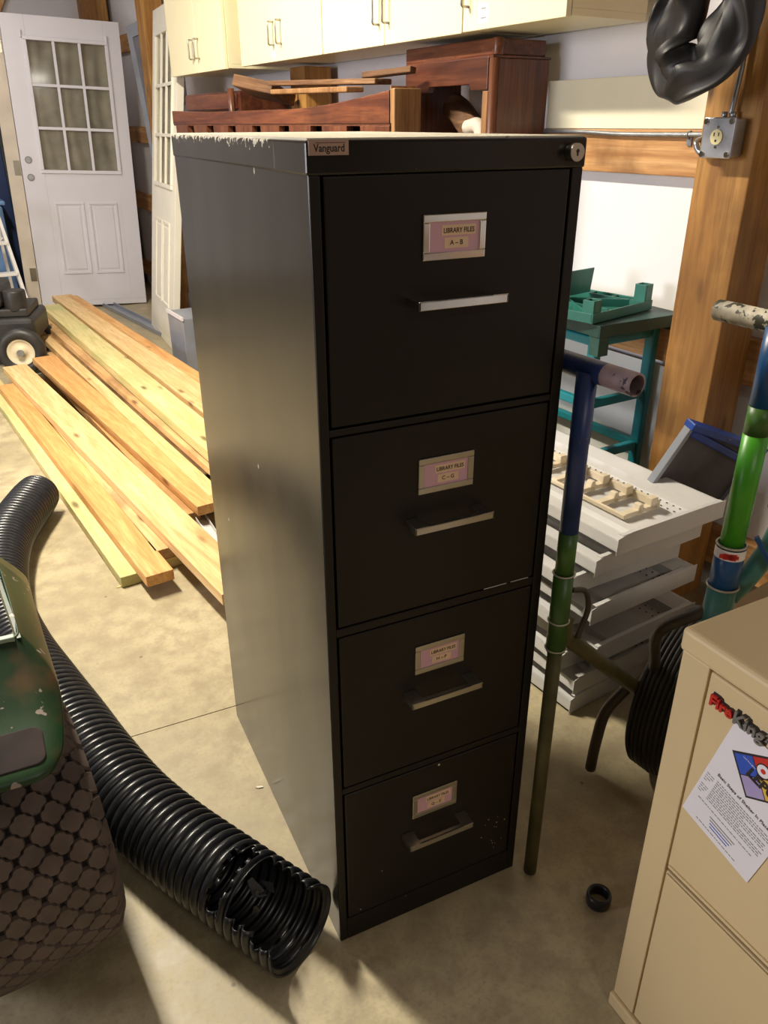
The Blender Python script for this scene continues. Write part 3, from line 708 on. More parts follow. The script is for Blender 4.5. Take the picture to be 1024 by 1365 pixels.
# ------------------------------------------------------------------ corrugated drain hose
def hose():
    cen = [(392,1232),(340,1196),(285,1157),(232,1118),(180,1072),(135,1018),(98,965),(62,915),(28,865),(6,815),(0,765),(8,722),(26,690),(52,656)]
    P = [floor_at(u, v, .083) for u, v in cen]
    d0 = (P[0]-P[1]).normalized(); P[0] = P[0] + d0*.018
    S = spline(P, 60)
    # resample evenly
    step = .021/8; pts = [S[0]]; acc = 0
    for i in range(1, len(S)):
        a, b_ = S[i-1], S[i]; L = (b_-a).length; q = step-acc
        while q <= L: pts.append(a.lerp(b_, q/L)); q += step
        acc = L-(q-step)
    n = 44; m = MB(); vs = []; NN = len(pts); r0 = .0735
    for i in range(NN):
        t_ = (pts[min(i+1,NN-1)]-pts[max(i-1,0)]).normalized(); x = t_.cross(Vector((0,0,1))).normalized(); y = x.cross(t_)
        ph = (i % 8)/8; r = r0 + .0062*(abs(math.cos(PI*ph))**.7*2-1)
        if NN-i < 30: r *= .9+.1*((NN-i)/30)**.5
        for k in range(n):
            a = 2*PI*k/n; vs.append(pts[i]+x*math.cos(a)*r+y*math.sin(a)*r+Vector((0,0,0)))
    fs = []
    rnd = random.Random(3)
    jag = [rnd.uniform(-5, 5) for _ in range(n)]
    for i in range(NN-1):
        for k in range(n):
            ph = (k+.5)/n*360          # 90 = top; x = t x up
            dd = ((ph-110+180) % 360)-180   # torn side is the top
            if i < 58 + jag[k] and abs(dd) < 52 + jag[(k*7+i//5) % n]*1.2:
                # keep a narrow bridge strip and a ragged flap
                bridge = 40 < i < 47+jag[k]*.3 and dd > -50
                if not bridge: continue
            fs.append((i*n+k, i*n+(k+1) % n, (i+1)*n+(k+1) % n, (i+1)*n+k))
    m.add(vs, fs, 0, True)
    lo = min(v[2] for v in m.v); m.v = [(x, y, z-lo+.001) for x, y, z in m.v]
    return m
t = thing('corrugated_hose', 'fat black corrugated drain pipe with a torn open end curving across the concrete floor', 'hose', (0,0,0))
o = hose().build('pipe', M['hose'], t)
sd = o.modifiers.new('wall', 'SOLIDIFY'); sd.thickness = .0022
rnd = random.Random(11)
e0 = floor_at(352,1178,.16)
fl = MB()
for k in range(5):
    p = e0 + Vector((rnd.uniform(-.03,.01), rnd.uniform(-.03,.02), rnd.uniform(-.04,-.015))); q = p + Vector((rnd.uniform(-.02,.02), rnd.uniform(-.02,.02), rnd.uniform(-.012,.022)))
    w_ = Vector((rnd.uniform(.004,.012), rnd.uniform(-.008,.008), 0)); k3 = Vector((.001,.001,.002))
    fl.add([p-w_,p+w_,q+w_*.4,q-w_*.5,p-w_+k3,p+w_+k3,q+w_*.4+k3,q-w_*.5+k3], [(0,1,2,3),(4,7,6,5),(0,4,5,1),(1,5,6,2),(2,6,7,3),(3,7,4,0)], 0, False)
fl.build('torn_flap', M['hose'], t)
# ------------------------------------------------------------------ black coupling ring
q = floor_at(798,1198,.01)
t = thing('coupling_ring', 'small black plastic pipe ring lying alone on the dark floor by the tan cabinet', 'ring', (q.x,q.y,.001))
MB().lathe([(.0175,0),(.0225,0),(.0235,.004),(.0235,.020),(.022,.024),(.018,.024),(.0165,.019),(.0165,.004)], 32, 0, True).build('ring', M['hose'], t)

# ------------------------------------------------------------------ the black filing cabinet
Wc, Dc, Hc = .374, .677, 1.32
t = thing('filing_cabinet', 'tall black four-drawer metal filing cabinet with scuffed top edge in the middle of the photo', 'filing cabinet')
DR = [(.988,1.2825),(.6825,.9735),(.371,.6635),(.056,.3535)]
X0, X1 = .0172, .3535
b = MB()
b.box(0, .012, .001, Dc, 0, 1.300); b.box(Wc-.012, Wc, .001, Dc, 0, 1.300); b.box(.012, Wc-.012, Dc-.01, Dc, 0, 1.30)
b.box(.012, Wc-.012, .02, Dc-.01, .01, .03)
b.build('carcass', M['cab'], t, bevel=.0015)
b = MB(); b.box(-.002, Wc+.002, -.001, Dc+.002, 1.283, Hc-.0015); b.build('top_cap', M['cab'], t, bevel=.003)
b = MB(); b.box(.0015, Wc-.0015, .003, Dc-.002, Hc-.0015, Hc+.0005); b.build('top_surface', M['cabtop'], t)
b = MB(); b.box(.0005, X0-.0035, 0, .02, .0, 1.283); b.box(X1+.0035, Wc-.0005, 0, .02, 0, 1.283)
for i in range(3): b.box(X0-.0035, X1+.0035, .0005, .02, DR[i+1][1]+.002, DR[i][0]-.003)
b.box(X0-.0035, X1+.0035, .0, .02, 0, DR[3][0]-.003)
b.build('front_frame', M['cabfront'], t, bevel=.0012)
b = MB(); b.box(.012, Wc-.012, .016, .018, .05, 1.283); b.build('inner_shadow_panel', M['gap'], t)
RX = Matrix.Rotation(PI/2, 4, 'X')
names = ['A \u2013 B', 'C \u2013 G', 'H \u2013 P', 'Q \u2013 Z']
for i, (z0, z1) in enumerate(DR):
    d = MB().box(X0, X1, -.0005, .014, z0, z1).build('drawer', M['cabfront'], t, bevel=.002, seg=3)
    # measured centres
    lc = (.1865, (1.2105, .896, .5835, .2695)[i]); LW, LH, fw = .0885, .0535, .0095
    g = MB(); a0, a1, c0, c1 = lc[0]-LW/2, lc[0]+LW/2, lc[1]-LH/2, lc[1]+LH/2
    y0, y1 = -.0032, -.0004
    for q in ((a0,a1,c0,c0+fw),(a0,a1,c1-fw,c1),(a0,a0+fw,c0+fw,c1-fw),(a1-fw,a1,c0+fw,c1-fw)): g.box(q[0],q[1],y0,y1,q[2],q[3])
    g.build('label_holder', M['chrome'] if i == 0 else M['satin'], d, bevel=.0012)
    g = MB(); g.box(a0+fw-.001, a1-fw+.001, -.0014, -.0006, c0+fw-.001, c1-fw+.001, 0)
    g.box(lc[0]-.024+.006, lc[0]+.030, -.0019, -.0014, lc[1]+.0015, lc[1]+.0135, 1)
    g.box(lc[0]-.014, lc[0]+.020, -.0019, -.0014, lc[1]-.0135, lc[1]-.001, 1)
    g.text('LIBRARY FILES', .0082, Matrix.Translation((lc[0]+.006, -.0021, lc[1]+.0070)) @ RX, 2, .0001, sx=.86, bold=.0001)
    g.text(names[i], .0080, Matrix.Translation((lc[0]+.003, -.0021, lc[1]-.0072)) @ RX, 2, .0001, bold=.0001)
    g.build('label_card', [M['pinkcard'], M['peach'], M['ink']], d)
    # pull: flat U of sheet metal
    hz = (1.1415, .8345, .5275, .2135)[i]; hx0, hx1 = .1225, .2505
    h = MB(); dpt = .033
    h.box(hx0, hx1, -dpt, -dpt+.0035, hz-.0105, hz+.0005); h.box(hx0, hx1, -dpt, -dpt+.009, hz-.0015, hz+.0005)
    for e0, e1, w0 in ((hx0, hx0+.022, 1), (hx1-.022, hx1, -1)):
        h.box(e0, e1, -dpt, -.0006, hz-.0015, hz+.0006)
    h.box(hx0, hx0+.003, -dpt, -.0006, hz-.0105, hz); h.box(hx1-.003, hx1, -dpt, -.0006, hz-.0105, hz)
    h.build('handle', M['chrome'] if i == 0 else M['satin'], d, bevel=.0008)
g = MB(); g.box(.0008, .0475, -.0032, -.0012, 1.3035, 1.3183)
g.box(.0085, .044, -.0038, -.0030, 1.3158, 1.3163, 1)
g.text('Vanguard', .0112, Matrix.Translation((.0246, -.0034, 1.3105)) @ RX, 1, .0002, sx=.86, bold=.00012)
g.build('name_badge', [M['badge'], M['ink']], t, bevel=.0006)
g = MB(); g.cyl((.3515,-.0145,1.3015), (.3515,-.001,1.3015), .0105, n=28)
g.box(.3505,.3525,-.0151,-.0145,1.2975,1.3055,1); g.cyl((.3515,-.0152,1.3030),(.3515,-.0145,1.3030),.0022,n=12,m=1)
g.build('lock', [M['satin'], M['ink']], t, bevel=.001)
for (fx, fz) in ((.193,.3475),(.338,.0),(.03,.036)):
    pass
# white paint speckles on the lowest drawer front
g = MB(); rs = random.Random(5)
for k in range(16):
    x, z = (rs.uniform(.29,.345), rs.uniform(.08,.17)) if k < 10 else (rs.uniform(.02,.33), rs.uniform(.03,.15))
    g.cyl((x,-.0011,z),(x,-.0006,z), rs.uniform(.0006,.0013), n=6)
g.cyl((.193,-.0011,.3475),(.193,-.0006,.3475),.0022,n=10)
g.build('paint_speckles', M['cabtop'], t)
g = MB(); 
for x0_, x1_ in ((.262,.304),(.312,.345)): g.box(x0_, x1_, -.0012, -.0004, .6818, .6828)
g.build('edge_scratch', M['cabtop'], t)

# ------------------------------------------------------------------ tan fire-resistant file cabinet
t = thing('fireproof_cabinet', 'tan enamelled low file cabinet with a taped paper and raised lettering at the right edge', 'filing cabinet', (.371,-.299,0), R(-87.8))
# local x along the front (away from the far corner), local +y = into the cabinet, -y = out of the front
b = MB(); b.box(0, .45, .014, .68, .03, .735); b.build('body', M['tan'], t, bevel=.004)
b = MB(); b.box(-.003, .455, -.006, .685, .731, .7665); b.build('top_cap', M['tan'], t, bevel=.007, seg=3)
b = MB(); b.box(-.003, .455, -.006, .685, 0, .0285); b.build('plinth', M['tan'], t, bevel=.003)
MB().box(0, .0435, 0, .014, .03, .731).build('front_stile', M['tan'], t, bevel=.002)
MB().box(.4065, .45, 0, .014, .03, .731).build('front_stile', M['tan'], t, bevel=.002)
b = MB(); b.box(.04, .41, .0105, .0135, .03, .731); b.build('gap_panel', M['tandark'], t)
for z0, z1 in ((.3835,.7275),(.0335,.374)):
    d = MB().box(.0465, .4035, -.001, .0135, z0, z1).build('drawer', M['tan'], t, bevel=.003, seg=3)
    if z0 < .2:
        MB().box(.05, .40, -.004, -.001, z1-.007, z1-.002).build('lip', M['tan'], d, bevel=.001)
        h = MB(); h.box(.27,.38,-.03,-.026,.28,.30); h.box(.27,.274,-.03,-.001,.28,.30); h.box(.376,.38,-.03,-.001,.28,.30); h.build('handle', M['satin'], d, bevel=.001)
    else:
        MB().box(.05, .40, -.004, -.001, z0+.001, z0+.006).build('lip', M['tan'], d, bevel=.001)
        Tm = Matrix.Translation((.056,-.0045,.6935)) @ RX
        g = MB(); g.text('Fire', .021, Tm @ Matrix.Translation((0,0,0)), 0, .0022, 'LEFT', bold=.0006, sx=1.05); w_ = max(v[0] for v in g.v)
        g.text('King', .023, Matrix.Translation((w_+.0012,-.0045,.6925)) @ RX, 1, .0022, 'LEFT', bold=.0006, sx=1.05); w2 = max(v[0] for v in g.v)
        g.text('25', .014, Matrix.Translation((w2+.001,-.0045,.6955)) @ RX, 1, .0022, 'LEFT')
        g.text('Fire', .021, Matrix.Translation((.0575,-.0015,.6952)) @ RX, 2, .0012, 'LEFT', bold=.0014, sx=1.05)
        g.text('King', .023, Matrix.Translation((w_+.0027,-.0015,.6942)) @ RX, 2, .0012, 'LEFT', bold=.0014, sx=1.05)
        g.build('raised_lettering', [M['red'], M['silverl'], M['ink']], d)
# taped paper: rotated sheet
t2 = thing('printed_notice', 'white printed notice with a blue and red diamond logo stuck crooked on the tan cabinet', 'paper', (.371,-.299,0), R(-87.8))
pa = Vector((.0956,.6917)); pl = Vector((.0505,.504)); pb = Vector((.1619,.4772))
ux = (pb-pl).normalized(); uy = Vector((-ux.y, ux.x))
Lw = (pb-pl).length
# sheet: x axis from upper-left corner along reading direction
ang = math.atan2(ux.y, ux.x)
PW, PH = .216, .196
org = pl
Mx = Matrix.Translation((org.x, -.0022, org.y)) @ Matrix.Rotation(-ang, 4, 'Y') @ RX
g = MB(); g.M = Mx.copy()
SW, SH = .1146, .193
g.box(0, SW, 0, SH, 0, .0006, 0)
def flat(poly, m, z=.0006, dz=.0003):
    g.prism(poly, z, z+dz, m)
cx, cy = SW/2, .149
flat([(cx-.0425,cy),(cx,cy-.041),(cx+.0425,cy),(cx,cy+.041)], 1)
k = .93
hx_, hy_ = .0425*k/2, .041*k/2; e_ = .95
for (qx, qy, mi) in ((-hx_,0,2),(0,-hy_,3),(0,hy_,4),(hx_,0,5)):
    flat([(cx+qx-hx_*e_,cy+qy),(cx+qx,cy+qy-hy_*e_),(cx+qx+hx_*e_,cy+qy),(cx+qx,cy+qy+hy_*e_)], mi, .0009)
flat([(cx+.010*math.cos(a*PI/12), cy+.014+.010*math.sin(a*PI/12)) for a in range(24)], 1, .0012)
flat([(cx+.0085*math.cos(a*PI/12), cy+.014+.0085*math.sin(a*PI/12)) for a in range(24)], 0, .0015)
flat([(cx+.0035*math.cos(a*PI/4), cy+.014+.0035*math.sin(a*PI/4)) for a in range(8)], 4, .0018)
g.text('LEPC', .019, Matrix.Translation((cx+.006, cy-.004, .0020)), 1, .0002, bold=.0007, sx=1.0, shear=.1)
g.text('Local Emergency', .0028, Matrix.Translation((cx-.018, cy+.0075, .0014)), 0, .0001)
g.text('Basic Steps of Shelter In Place', .0068, Matrix.Translation((cx, .099, .0008)), 1, .0001, bold=.0001)
rs = random.Random(4)
def para(x0, x1, y0, rows, pitch, sz=.0013, m=6):
    y = y0
    for r in range(rows):
        x = x0; end = x1 if r % 4 != 3 else x0+(x1-x0)*rs.uniform(.35,.8)
        while x < end-.003:
            L = rs.uniform(.0018, .0062); g.box(x, min(x+L, end), y, y+sz, .0006, .0008, m); x += L+.0012
        y -= pitch
para(.020, .108, .088, 11, .0038)
para(.004, .016, .086, 4, .0042, .0011); para(.004, .016, .064, 4, .0042, .0011)
for k in range(4): g.box(.036+k*.002, .078-k*.002, .030-k*.0048, .0316-k*.0048, .0006, .0008, 2 if k in (2,3) else 6)
para(.010, .104, .0405, 1, .004)
para(.022, .092, .0085, 1, .004)
g.build('sheet', [M['paper'], M['ink'], M['blue_ink'], M['lilac_ink'], M['red'], M['gold_ink'], M['grey_ink']], t2)

# ------------------------------------------------------------------ garden tractor at the lower left
TA = R(8)
t = thing('garden_tractor', 'worn green garden tractor rear with a diamond-lug turf tyre at the lower left corner', 'tractor', (-.4987,.281,0), TA)
def turf_tyre():
    m = MB(); m.M = Matrix.Translation((0,0,.238)) @ Matrix.Rotation(PI/2, 4, 'Y')
    w, r = .27, .231
    def prof(a):   # a in -1..1 across
        q = abs(a); return r - .010*q**2 - (.03*((q-.84)/.16)**2 if q > .84 else 0)
    pr = [(.10,-w*.36),(.13,-w*.46),(.18,-w*.5)] + [(prof(a), a*w/2) for a in [-1+2*k/24 for k in range(25)]] + [(.18,w*.5),(.13,w*.46),(.10,w*.36)]
    m.lathe(pr, 72, 1)
    cols, rows = 7, 31
    for j in range(rows*2):
        for i in range(cols):
            ac = (i-(cols-1)/2 + (.5 if j % 2 else 0))*.0435
            if abs(ac) > w/2-.004: continue
            th = 2*PI*j/(rows*2)
            # lumpy diamond outline
            out = []
            for k in range(16):
                a = 2*PI*k/16; rad = .0178*(1+.10*math.cos(4*a)-.05*math.cos(8*a))*(1+.04*math.sin(j*7.3+i*3.1+k))
                out.append((rad*1.02*math.cos(a), rad*.98*math.sin(a)))
            top = []; bot = []
            for (u, v) in out:
                for lst, h, sc in ((top,.0075,.88),(bot,-.004,1.06)):
                    aa = max(-1, min(1, (ac+u*sc)/(w/2))); rr = prof(aa)+h; an = th+v*sc/rr
                    lst.append((rr*math.cos(an), rr*math.sin(an), aa*w/2 + (.002 if aa >= 1 else -.002 if aa <= -1 else 0)))
            n = len(out)
            m.add(bot+top, [list(range(n, 2*n))] + [(q, (q+1) % n, (q+1) % n+n, q+n) for q in range(n)], 0)
    return m
ty = turf_tyre().build('tyre', [M['tyre'], M['tyre_dark']], t)
rm = MB(); rm.M = Matrix.Translation((0,0,.238)) @ Matrix.Rotation(PI/2, 4, 'Y')
rm.lathe([(.105,-.10),(.112,.11),(.10,.115),(.092,.07),(.04,.06),(.035,.10),(.001,.10)], 40); rm.build('rim', M['palegreen'], ty)
# fender / rear body panel: lofted sheet
def plan(xr, y0, rc, back):
    """plan outline: from far left along the rear, round the right corner, forward along the side"""
    pts = [(-1.1, y0), (-.8, y0), (-.62, y0), (-.5, y0)]
    for k in range(9):
        a = -PI/2 + PI/2*k/8; pts.append((xr-rc+rc*math.cos(a), y0+rc+rc*math.sin(a)))
    pts += [(xr-.004, y0+rc+.06), (xr-.012, y0+rc+.16), (xr-.025, back)]
    return pts
# levels: z, right x, rear y, corner radius (world)
LV = [(.480,-.384,.106,.04),(.490,-.375,.108,.045),(.500,-.370,.128,.05),(.515,-.366,.165,.05),(.53,-.364,.200,.05),(.55,-.370,.235,.04),(.575,-.388,.275,.03),(.595,-.404,.302,.02),(.603,-.409,.310,.018)]
m = MB(); rows_ = [plan(x, y, rc, .62) for z, x, y, rc in LV]; n = len(rows_[0]); vs = []
inv = (Matrix.Translation((-.4987,.281,0)) @ Matrix.Rotation(TA, 4, 'Z')).inverted()
for (z, *_), rw in zip(LV, rows_): vs += [tuple(inv @ Vector((x, y + (-.10)*(x+.42)*-.0, z))) for x, y in rw]
fs = [(i*n+k, i*n+k+1, (i+1)*n+k+1, (i+1)*n+k) for i in range(len(LV)-1) for k in range(n-1)]
m.add(vs, fs, 0, True)
o = m.build('rear_fender', M['tractor'], t)
sd = o.modifiers.new('sub', 'SUBSURF'); sd.levels = 2; sd.render_levels = 2
sd = o.modifiers.new('wall', 'SOLIDIFY'); sd.thickness = .004; sd.offset = -1
g = MB(); g.M = inv.copy()
g.box(-1.1, -.415, .306, .318, .596, .606); g.build('top_edge', M['palegreen'], o, bevel=.002)
# upright side sheet past the top
g = MB(); g.M = inv.copy()
g.add([(-.412,.31,.60),(-.406,.31,.60),(-.448,.62,.615),(-.442,.62,.615),(-.412,.31,.56),(-.406,.31,.56),(-.448,.62,.56),(-.442,.62,.56)],
      [(0,1,3,2),(4,6,7,5),(0,4,5,1),(1,5,7,3),(3,7,6,2),(2,6,4,0)]); g.build('side_sheet', M['tractor'], o)
# tail lamp recess on the sloping rear
g = MB(); a0 = Vector((-.452, .186, .478)); 
def rrect(w, h, r, n=6):
    out = []
    for sx, sy, a in ((1,1,0),(-1,1,PI/2),(-1,-1,PI),(1,-1,-PI/2)):
        for k in range(n+1):
            q = a+PI/2*k/n; out.append((sx*(w/2-r)+r*math.cos(q), sy*(h/2-r)+r*math.sin(q)))
    return out
slope = math.atan2(.05, .06)
g.M = inv @ Matrix.Translation((-.452, .152, .5075)) @ Matrix.Rotation(R(22), 4, 'X')
g.prism(rrect(.105,.064,.016), -.002, .003, 0); g.build('lamp_recess', M['rust'], o, bevel=.002)
g = MB(); g.M = inv.copy(); g.box(-1.0, -.64, .15, .9, .28, .49); g.build('chassis', M['tractor'], t, bevel=.02)
g = MB(); g.M = inv.copy(); g.cyl((-1.0,.21,.238), (-.58,.27,.238), .03); g.build('axle', M['steel_dark'], t)
g = MB(); g.M = inv.copy(); g.cyl((-.95,.95,.13),(-.80,.97,.13),.13,n=28); g.build('front_tyre', M['tyre_dark'], t)

# ------------------------------------------------------------------ pipe dolly / stand
t = thing('pipe_dolly', 'blue and green tubular stand with two T handles and a wheel, right of black cabinet', 'dolly', (.397,-.025,0))
def rel(p): return (p[0]-.397, p[1]+.025, p[2])
g = MB(); g.cyl((0,0,.004),(0,0,.56),.0125); g.build('leg_tube', M['pipe_olive'], t)
g = MB(); g.cyl((0,0,.54),(0,0,.69),.0165,m=0); g.build('lower_sleeve', M['pipe_green'], t)
g = MB(); g.cyl((0,0,.69),(0,0,.765),.0150); g.build('middle_tube', M['pipe_green'], t)
g = MB(); g.cyl((0,0,.765),(0,0,1.02),.0148); g.build('upper_tube', M['pipe_blue'], t)
g = MB()
for z in (.545,.60,.69): g.tube([(.0172*math.cos(a),.0172*math.sin(a),z) for a in [2*PI*k/20 for k in range(20)]], .0016, 6, closed=True)
g.build('weld_ring', M['weld'], t)
g = MB(); g.box(.012,.028,-.006,.006,.545,.60); g.build('lug', M['pipe_olive'], t, bevel=.002)
def open_pipe(p0, p1, r, mats, split=None, name='t_handle'):
    g = MB(); p0, p1 = Vector(p0), Vector(p1); sp = split or .5; pm = p0.lerp(p1, sp)
    g.cyl(p0, pm, r, m=0, cap=False); g.cyl(pm, p1, r, m=1, cap=False); g.cyl(p1, p0, r*.84, m=2, cap=False)
    d = (p1-p0).normalized(); x = d.cross(Vector((0,0,1))).normalized(); z = x.cross(d)
    for p in (p0, p1):
        vs = []; 
        for k in range(20):
            a = 2*PI*k/20; q = x*math.cos(a)+z*math.sin(a); vs += [p+q*r, p+q*r*.84]
        g.add(vs, [(2*k,2*k+1,(2*k+3) % 40,(2*k+2) % 40) for k in range(20)], 1)
    return g.build(name, mats, t)
open_pipe(rel((.3925,.12,1.02)), rel((.415,-.106,1.02)), .0165, [M['pipe_blue'], M['pipe_mauve'], M['pipe_mauve']], .76)
# hook rod
g = MB(); g.tube(spline([(.012,-.01,.66),(.04,-.01,.65),(.055,-.005,.61),(.05,0,.57),(.045,0,.55)],8), .005, 8); g.build('hook_rod', M['steel_dark'], t)
# brace to the wheel hub
hub = Vector((.80,.10,.205))
g = MB(); g.cyl(rel((.40,-.02,.575)), rel((.765,.10,.22)), .0145); g.build('brace_tube', M['pipe_olive'], t)
g = MB(); g.tube(spline([rel((.70,.09,.27)),rel((.67,.11,.20)),rel((.665,.12,.11)),rel((.67,.13,.02))],8), .012, 10); g.build('kick_stand', M['steel_dark'], t)
wx = Vector((.36,-.93,0)).normalized()
cw = Vector((.875,.085,.198))
wm = Matrix.Translation(rel(cw)) @ Matrix.Rotation(math.atan2(wx.y,wx.x), 4, 'Z') @ Matrix.Rotation(PI/2, 4, 'Y')
g = MB(); g.M = wm
pr = [(.09,-.045),(.13,-.056),(.165,-.054),(.186,-.047)]
for k in range(9):
    zz = -.04+.08*k/8; rr = .1965-.006*abs(k-4)/4
    pr += [(rr,zz-.003),(rr,zz+.002),(rr-.006,zz+.003),(rr-.006,zz+.0055)]
pr += [(.186,.049),(.165,.056),(.13,.056),(.09,.045)]
g.lathe(pr, 56, 0); wt = g.build('tyre', M['rubber'], t)
g = MB(); g.M = wm; g.lathe([(.001,-.03),(.03,-.035),(.04,-.01),(.085,-.02),(.095,-.05),(.098,0),(.095,.05),(.085,.02),(.04,.01),(.03,.035),(.001,.03)], 36); g.build('rim', M['steel_dark'], wt)
g = MB(); g.cyl(rel((.765,.11,.21)), rel((.91,.0,.198)), .013); g.build('axle', M['steel_dark'], t)
# second upright
bx, by = .690, -.090
g = MB(); g.cyl(rel((bx,by,.70)), rel((bx,by,.90)), .0195); g.build('green_tube', M['pipe_lime'], t)
g = MB(); g.cyl(rel((bx,by,.90)), rel((bx,by,.945)), .0197); g.build('green_tube', M['pipe_green'], t)
g = MB(); g.cyl(rel((bx,by,.945)), rel((bx,by,1.065)), .0192); g.build('upper_tube', M['sleeve_blue'], t)
g = MB(); g.cyl(rel((bx,by,.625)), rel((bx,by,.70)), .024); g.build('blue_sleeve', M['sleeve_blue'], t)
g = MB(); g.M = Matrix.Translation(rel((bx,by,.692))) @ Matrix.Rotation(R(-135), 4, 'Z')
g.lathe([(.0246,-.009),(.0246,.009)], 36)
for a_, h_, w_ in ((-.35,.004,.10),(-.15,.006,.09),(.05,.0045,.08),(.22,.0065,.07),(.38,.003,.06)):
    g.box(.0236,.0252,.024*a_-.012*w_*8,.024*a_+.012*w_*4,-h_,h_*.8,1)
g.v = g.v
g.build('sticker_band', [M['paper'], M['red']], t)
g = MB(); g.cyl(rel((bx,by,.50)), rel((bx,by,.625)), .026, .024); g.build('fork_head', M['sleeve_teal'], t)
g = MB()
for z, r in ((.705,.0235),(.625,.0255)): g.tube([rel((bx+r*math.cos(a),by+r*math.sin(a),z)) for a in [2*PI*k/20 for k in range(20)]], .0022, 6, closed=True)
g.build('weld_ring', M['weld'], t)
g = MB(); g.tube(spline([rel((bx-.012,by+.01,.57)),rel((bx-.05,by+.07,.50)),rel((.72,.05,.36)),rel((.775,.09,.235))],8), .011, 10); g.build('fork_arm', M['steel_dark'], t)
g = MB(); g.tube(spline([rel((bx+.012,by-.005,.56)),rel((bx+.035,by-.005,.50)),rel((bx+.09,by+.02,.36)),rel((.88,.03,.25))],8), .016, 10); g.build('fork_arm', M['sleeve_teal'], t)
g = MB(); g.tube(spline([rel((bx+.015,by-.004,.60)),rel((bx+.05,by-.01,.64)),rel((bx+.075,by-.02,.70)),rel((bx+.085,by-.025,.78)),rel((bx+.09,by-.03,.92))],8), .018, 10); g.build('bent_tube', M['sleeve_teal'], t)
g = MB(); g.obox(rel((bx+.03,by-.02,.72)), rel((bx+.06,by-.05,.655)), .012, .008); g.build('lever', M['sleeve_blue'], t, bevel=.002)
g = MB(); g.box(*[q for q in (bx+.055-.397, bx+.105-.397, by-.055+.025, by-.005+.025, .76, .82)]); g.build('clamp', M['steel_dark'], t, bevel=.006)
open_pipe(rel((.700,.035,1.066)), rel((.716,-.24,1.066)), .0165, [M['pipe_white'], M['pipe_white'], M['steel_dark']], .5)

# ------------------------------------------------------------------ stacked grey metal trays
def make_tray(top=False):
    t = thing('metal_tray', '-', 'tray')
    L, wd, h = 1.02, .37, .042
    # profile across (y: 0 wall side .. wd room side), z
    b = MB()
    prof = [(0,.040),(.010,.043),(.058,.034),(.064,.012),(.12,.006),(.25,.006),(.262,.020),(.285,.020),(.292,.010),(.315,.010),(.322,.026),(.355,.026),(.366,.030),(.370,.008)]
    th = .0015; n = len(prof)
    vs = []
    for x in (0, L):
        vs += [(x,y,z) for y,z in prof] + [(x,y,z-th*2) for y,z in prof]
    fs = []
    for k in range(n-1):
        fs += [(k,k+1,2*n+k+1,2*n+k),(n+k,3*n+k,3*n+k+1,n+k+1)]
    fs += [(0,2*n,3*n,n),(n-1,2*n-1,4*n-1,3*n-1)]
    b.add(vs, fs); b.build('pan', M['traygrey'], t)
    for x in (0, L-.002):
        g = MB(); g.prism_x([(-.002,-.002),(.374,-.002),(.372,.040),(.33,.048),(.06,.048),(-.002,.046)][::1], x, x+.002)
        g.box(x if x else x, x+.012 if x == 0 else x+.002, .01, .36, .0455, .047)
        g.build('end_plate', M['traygrey'], t, bevel=.0006)
    g = MB()
    for k in range(46):
        for r_ in range(2): g.cyl((.03+k*.021, .075+.022*r_, .0121-.0016*r_), (.03+k*.021, .075+.022*r_, .0124-.0016*r_), .0028, n=6)
    g.build('perforation', M['ink'], t)
    return t
tray0 = make_tray()
# tray positions: near end s, room-side offset, height
ZS = [.001,.055,.109,.165,.221,.276,.331,.386,.441]
near = [(-.37,.26,3),(-.385,.25,0),(-.36,.265,-2.5),(-.41,.24,2),(-.345,.28,-3),(-.40,.25,1.5),(-.355,.27,-1),(-.375,.225,1),(-.40,.185,.3)]
ordn = ['lowest', 'second', 'third', 'fourth', 'middle', 'sixth', 'seventh', 'second from the top', 'topmost']
for i, ((s, o_, a), z) in enumerate(zip(near, ZS)):
    r_ = tray0 if i == 0 else dup_tree(tray0)
    r_.location = W(s, o_, z+.003); r_.rotation_euler = (0, 0, WR+R(a))
    w_ = ordn[i]
    r_['label'] = ('topmost tray of the grey metal stack, holding the beige slotted rack' if i == 8 else
                   'grey metal tray, %s in the stack of nine beside the post' % (w_ if i in (0,4,7) else w_+' from the bottom'))
    r_['group'] = 'stacked grey metal trays'
# beige moulded rack lying in the top tray
t = thing('beige_rack', 'beige moulded plastic rack with a row of slots lying in the topmost grey tray', 'rack', W(-.40,.185,.457), WR+R(.3))
b = MB()
b.box(.10,.78,.118,.128,0,.022); b.box(.10,.78,.238,.246,0,.012)
for k in range(9):
    x = .10+k*.082
    b.box(x, x+.020, .128, .240, .002, .014)
    # half round cradle
    arc = [(.100+.030*math.cos(a), .030-.020*math.sin(a)) for a in [PI*q/8 for q in range(9)]]
    arc = [(y+.045, z) for y, z in arc]
    b.prism_x([(.128,.0),(.152,.0),(.152,.034)]+[(.128,.034)], x, x+.020)
    b.prism_x([(.178,.0),(.20,.0),(.192,.028),(.180,.028)], x, x+.020)
b.build('rack', M['beige'], t, bevel=.002)
t = thing('cardboard_box', 'brown cardboard box on the floor behind the green pipe, near the tray stack', 'box', W(-.66,.10,.001), WR+R(6))
MB().box(-.17,.17,-.12,.16,0,.26).build('carton', M['card'], t, bevel=.003)
MB().box(-.17,.03,.10,.24,.262,.265).build('flap', M['card'], t)
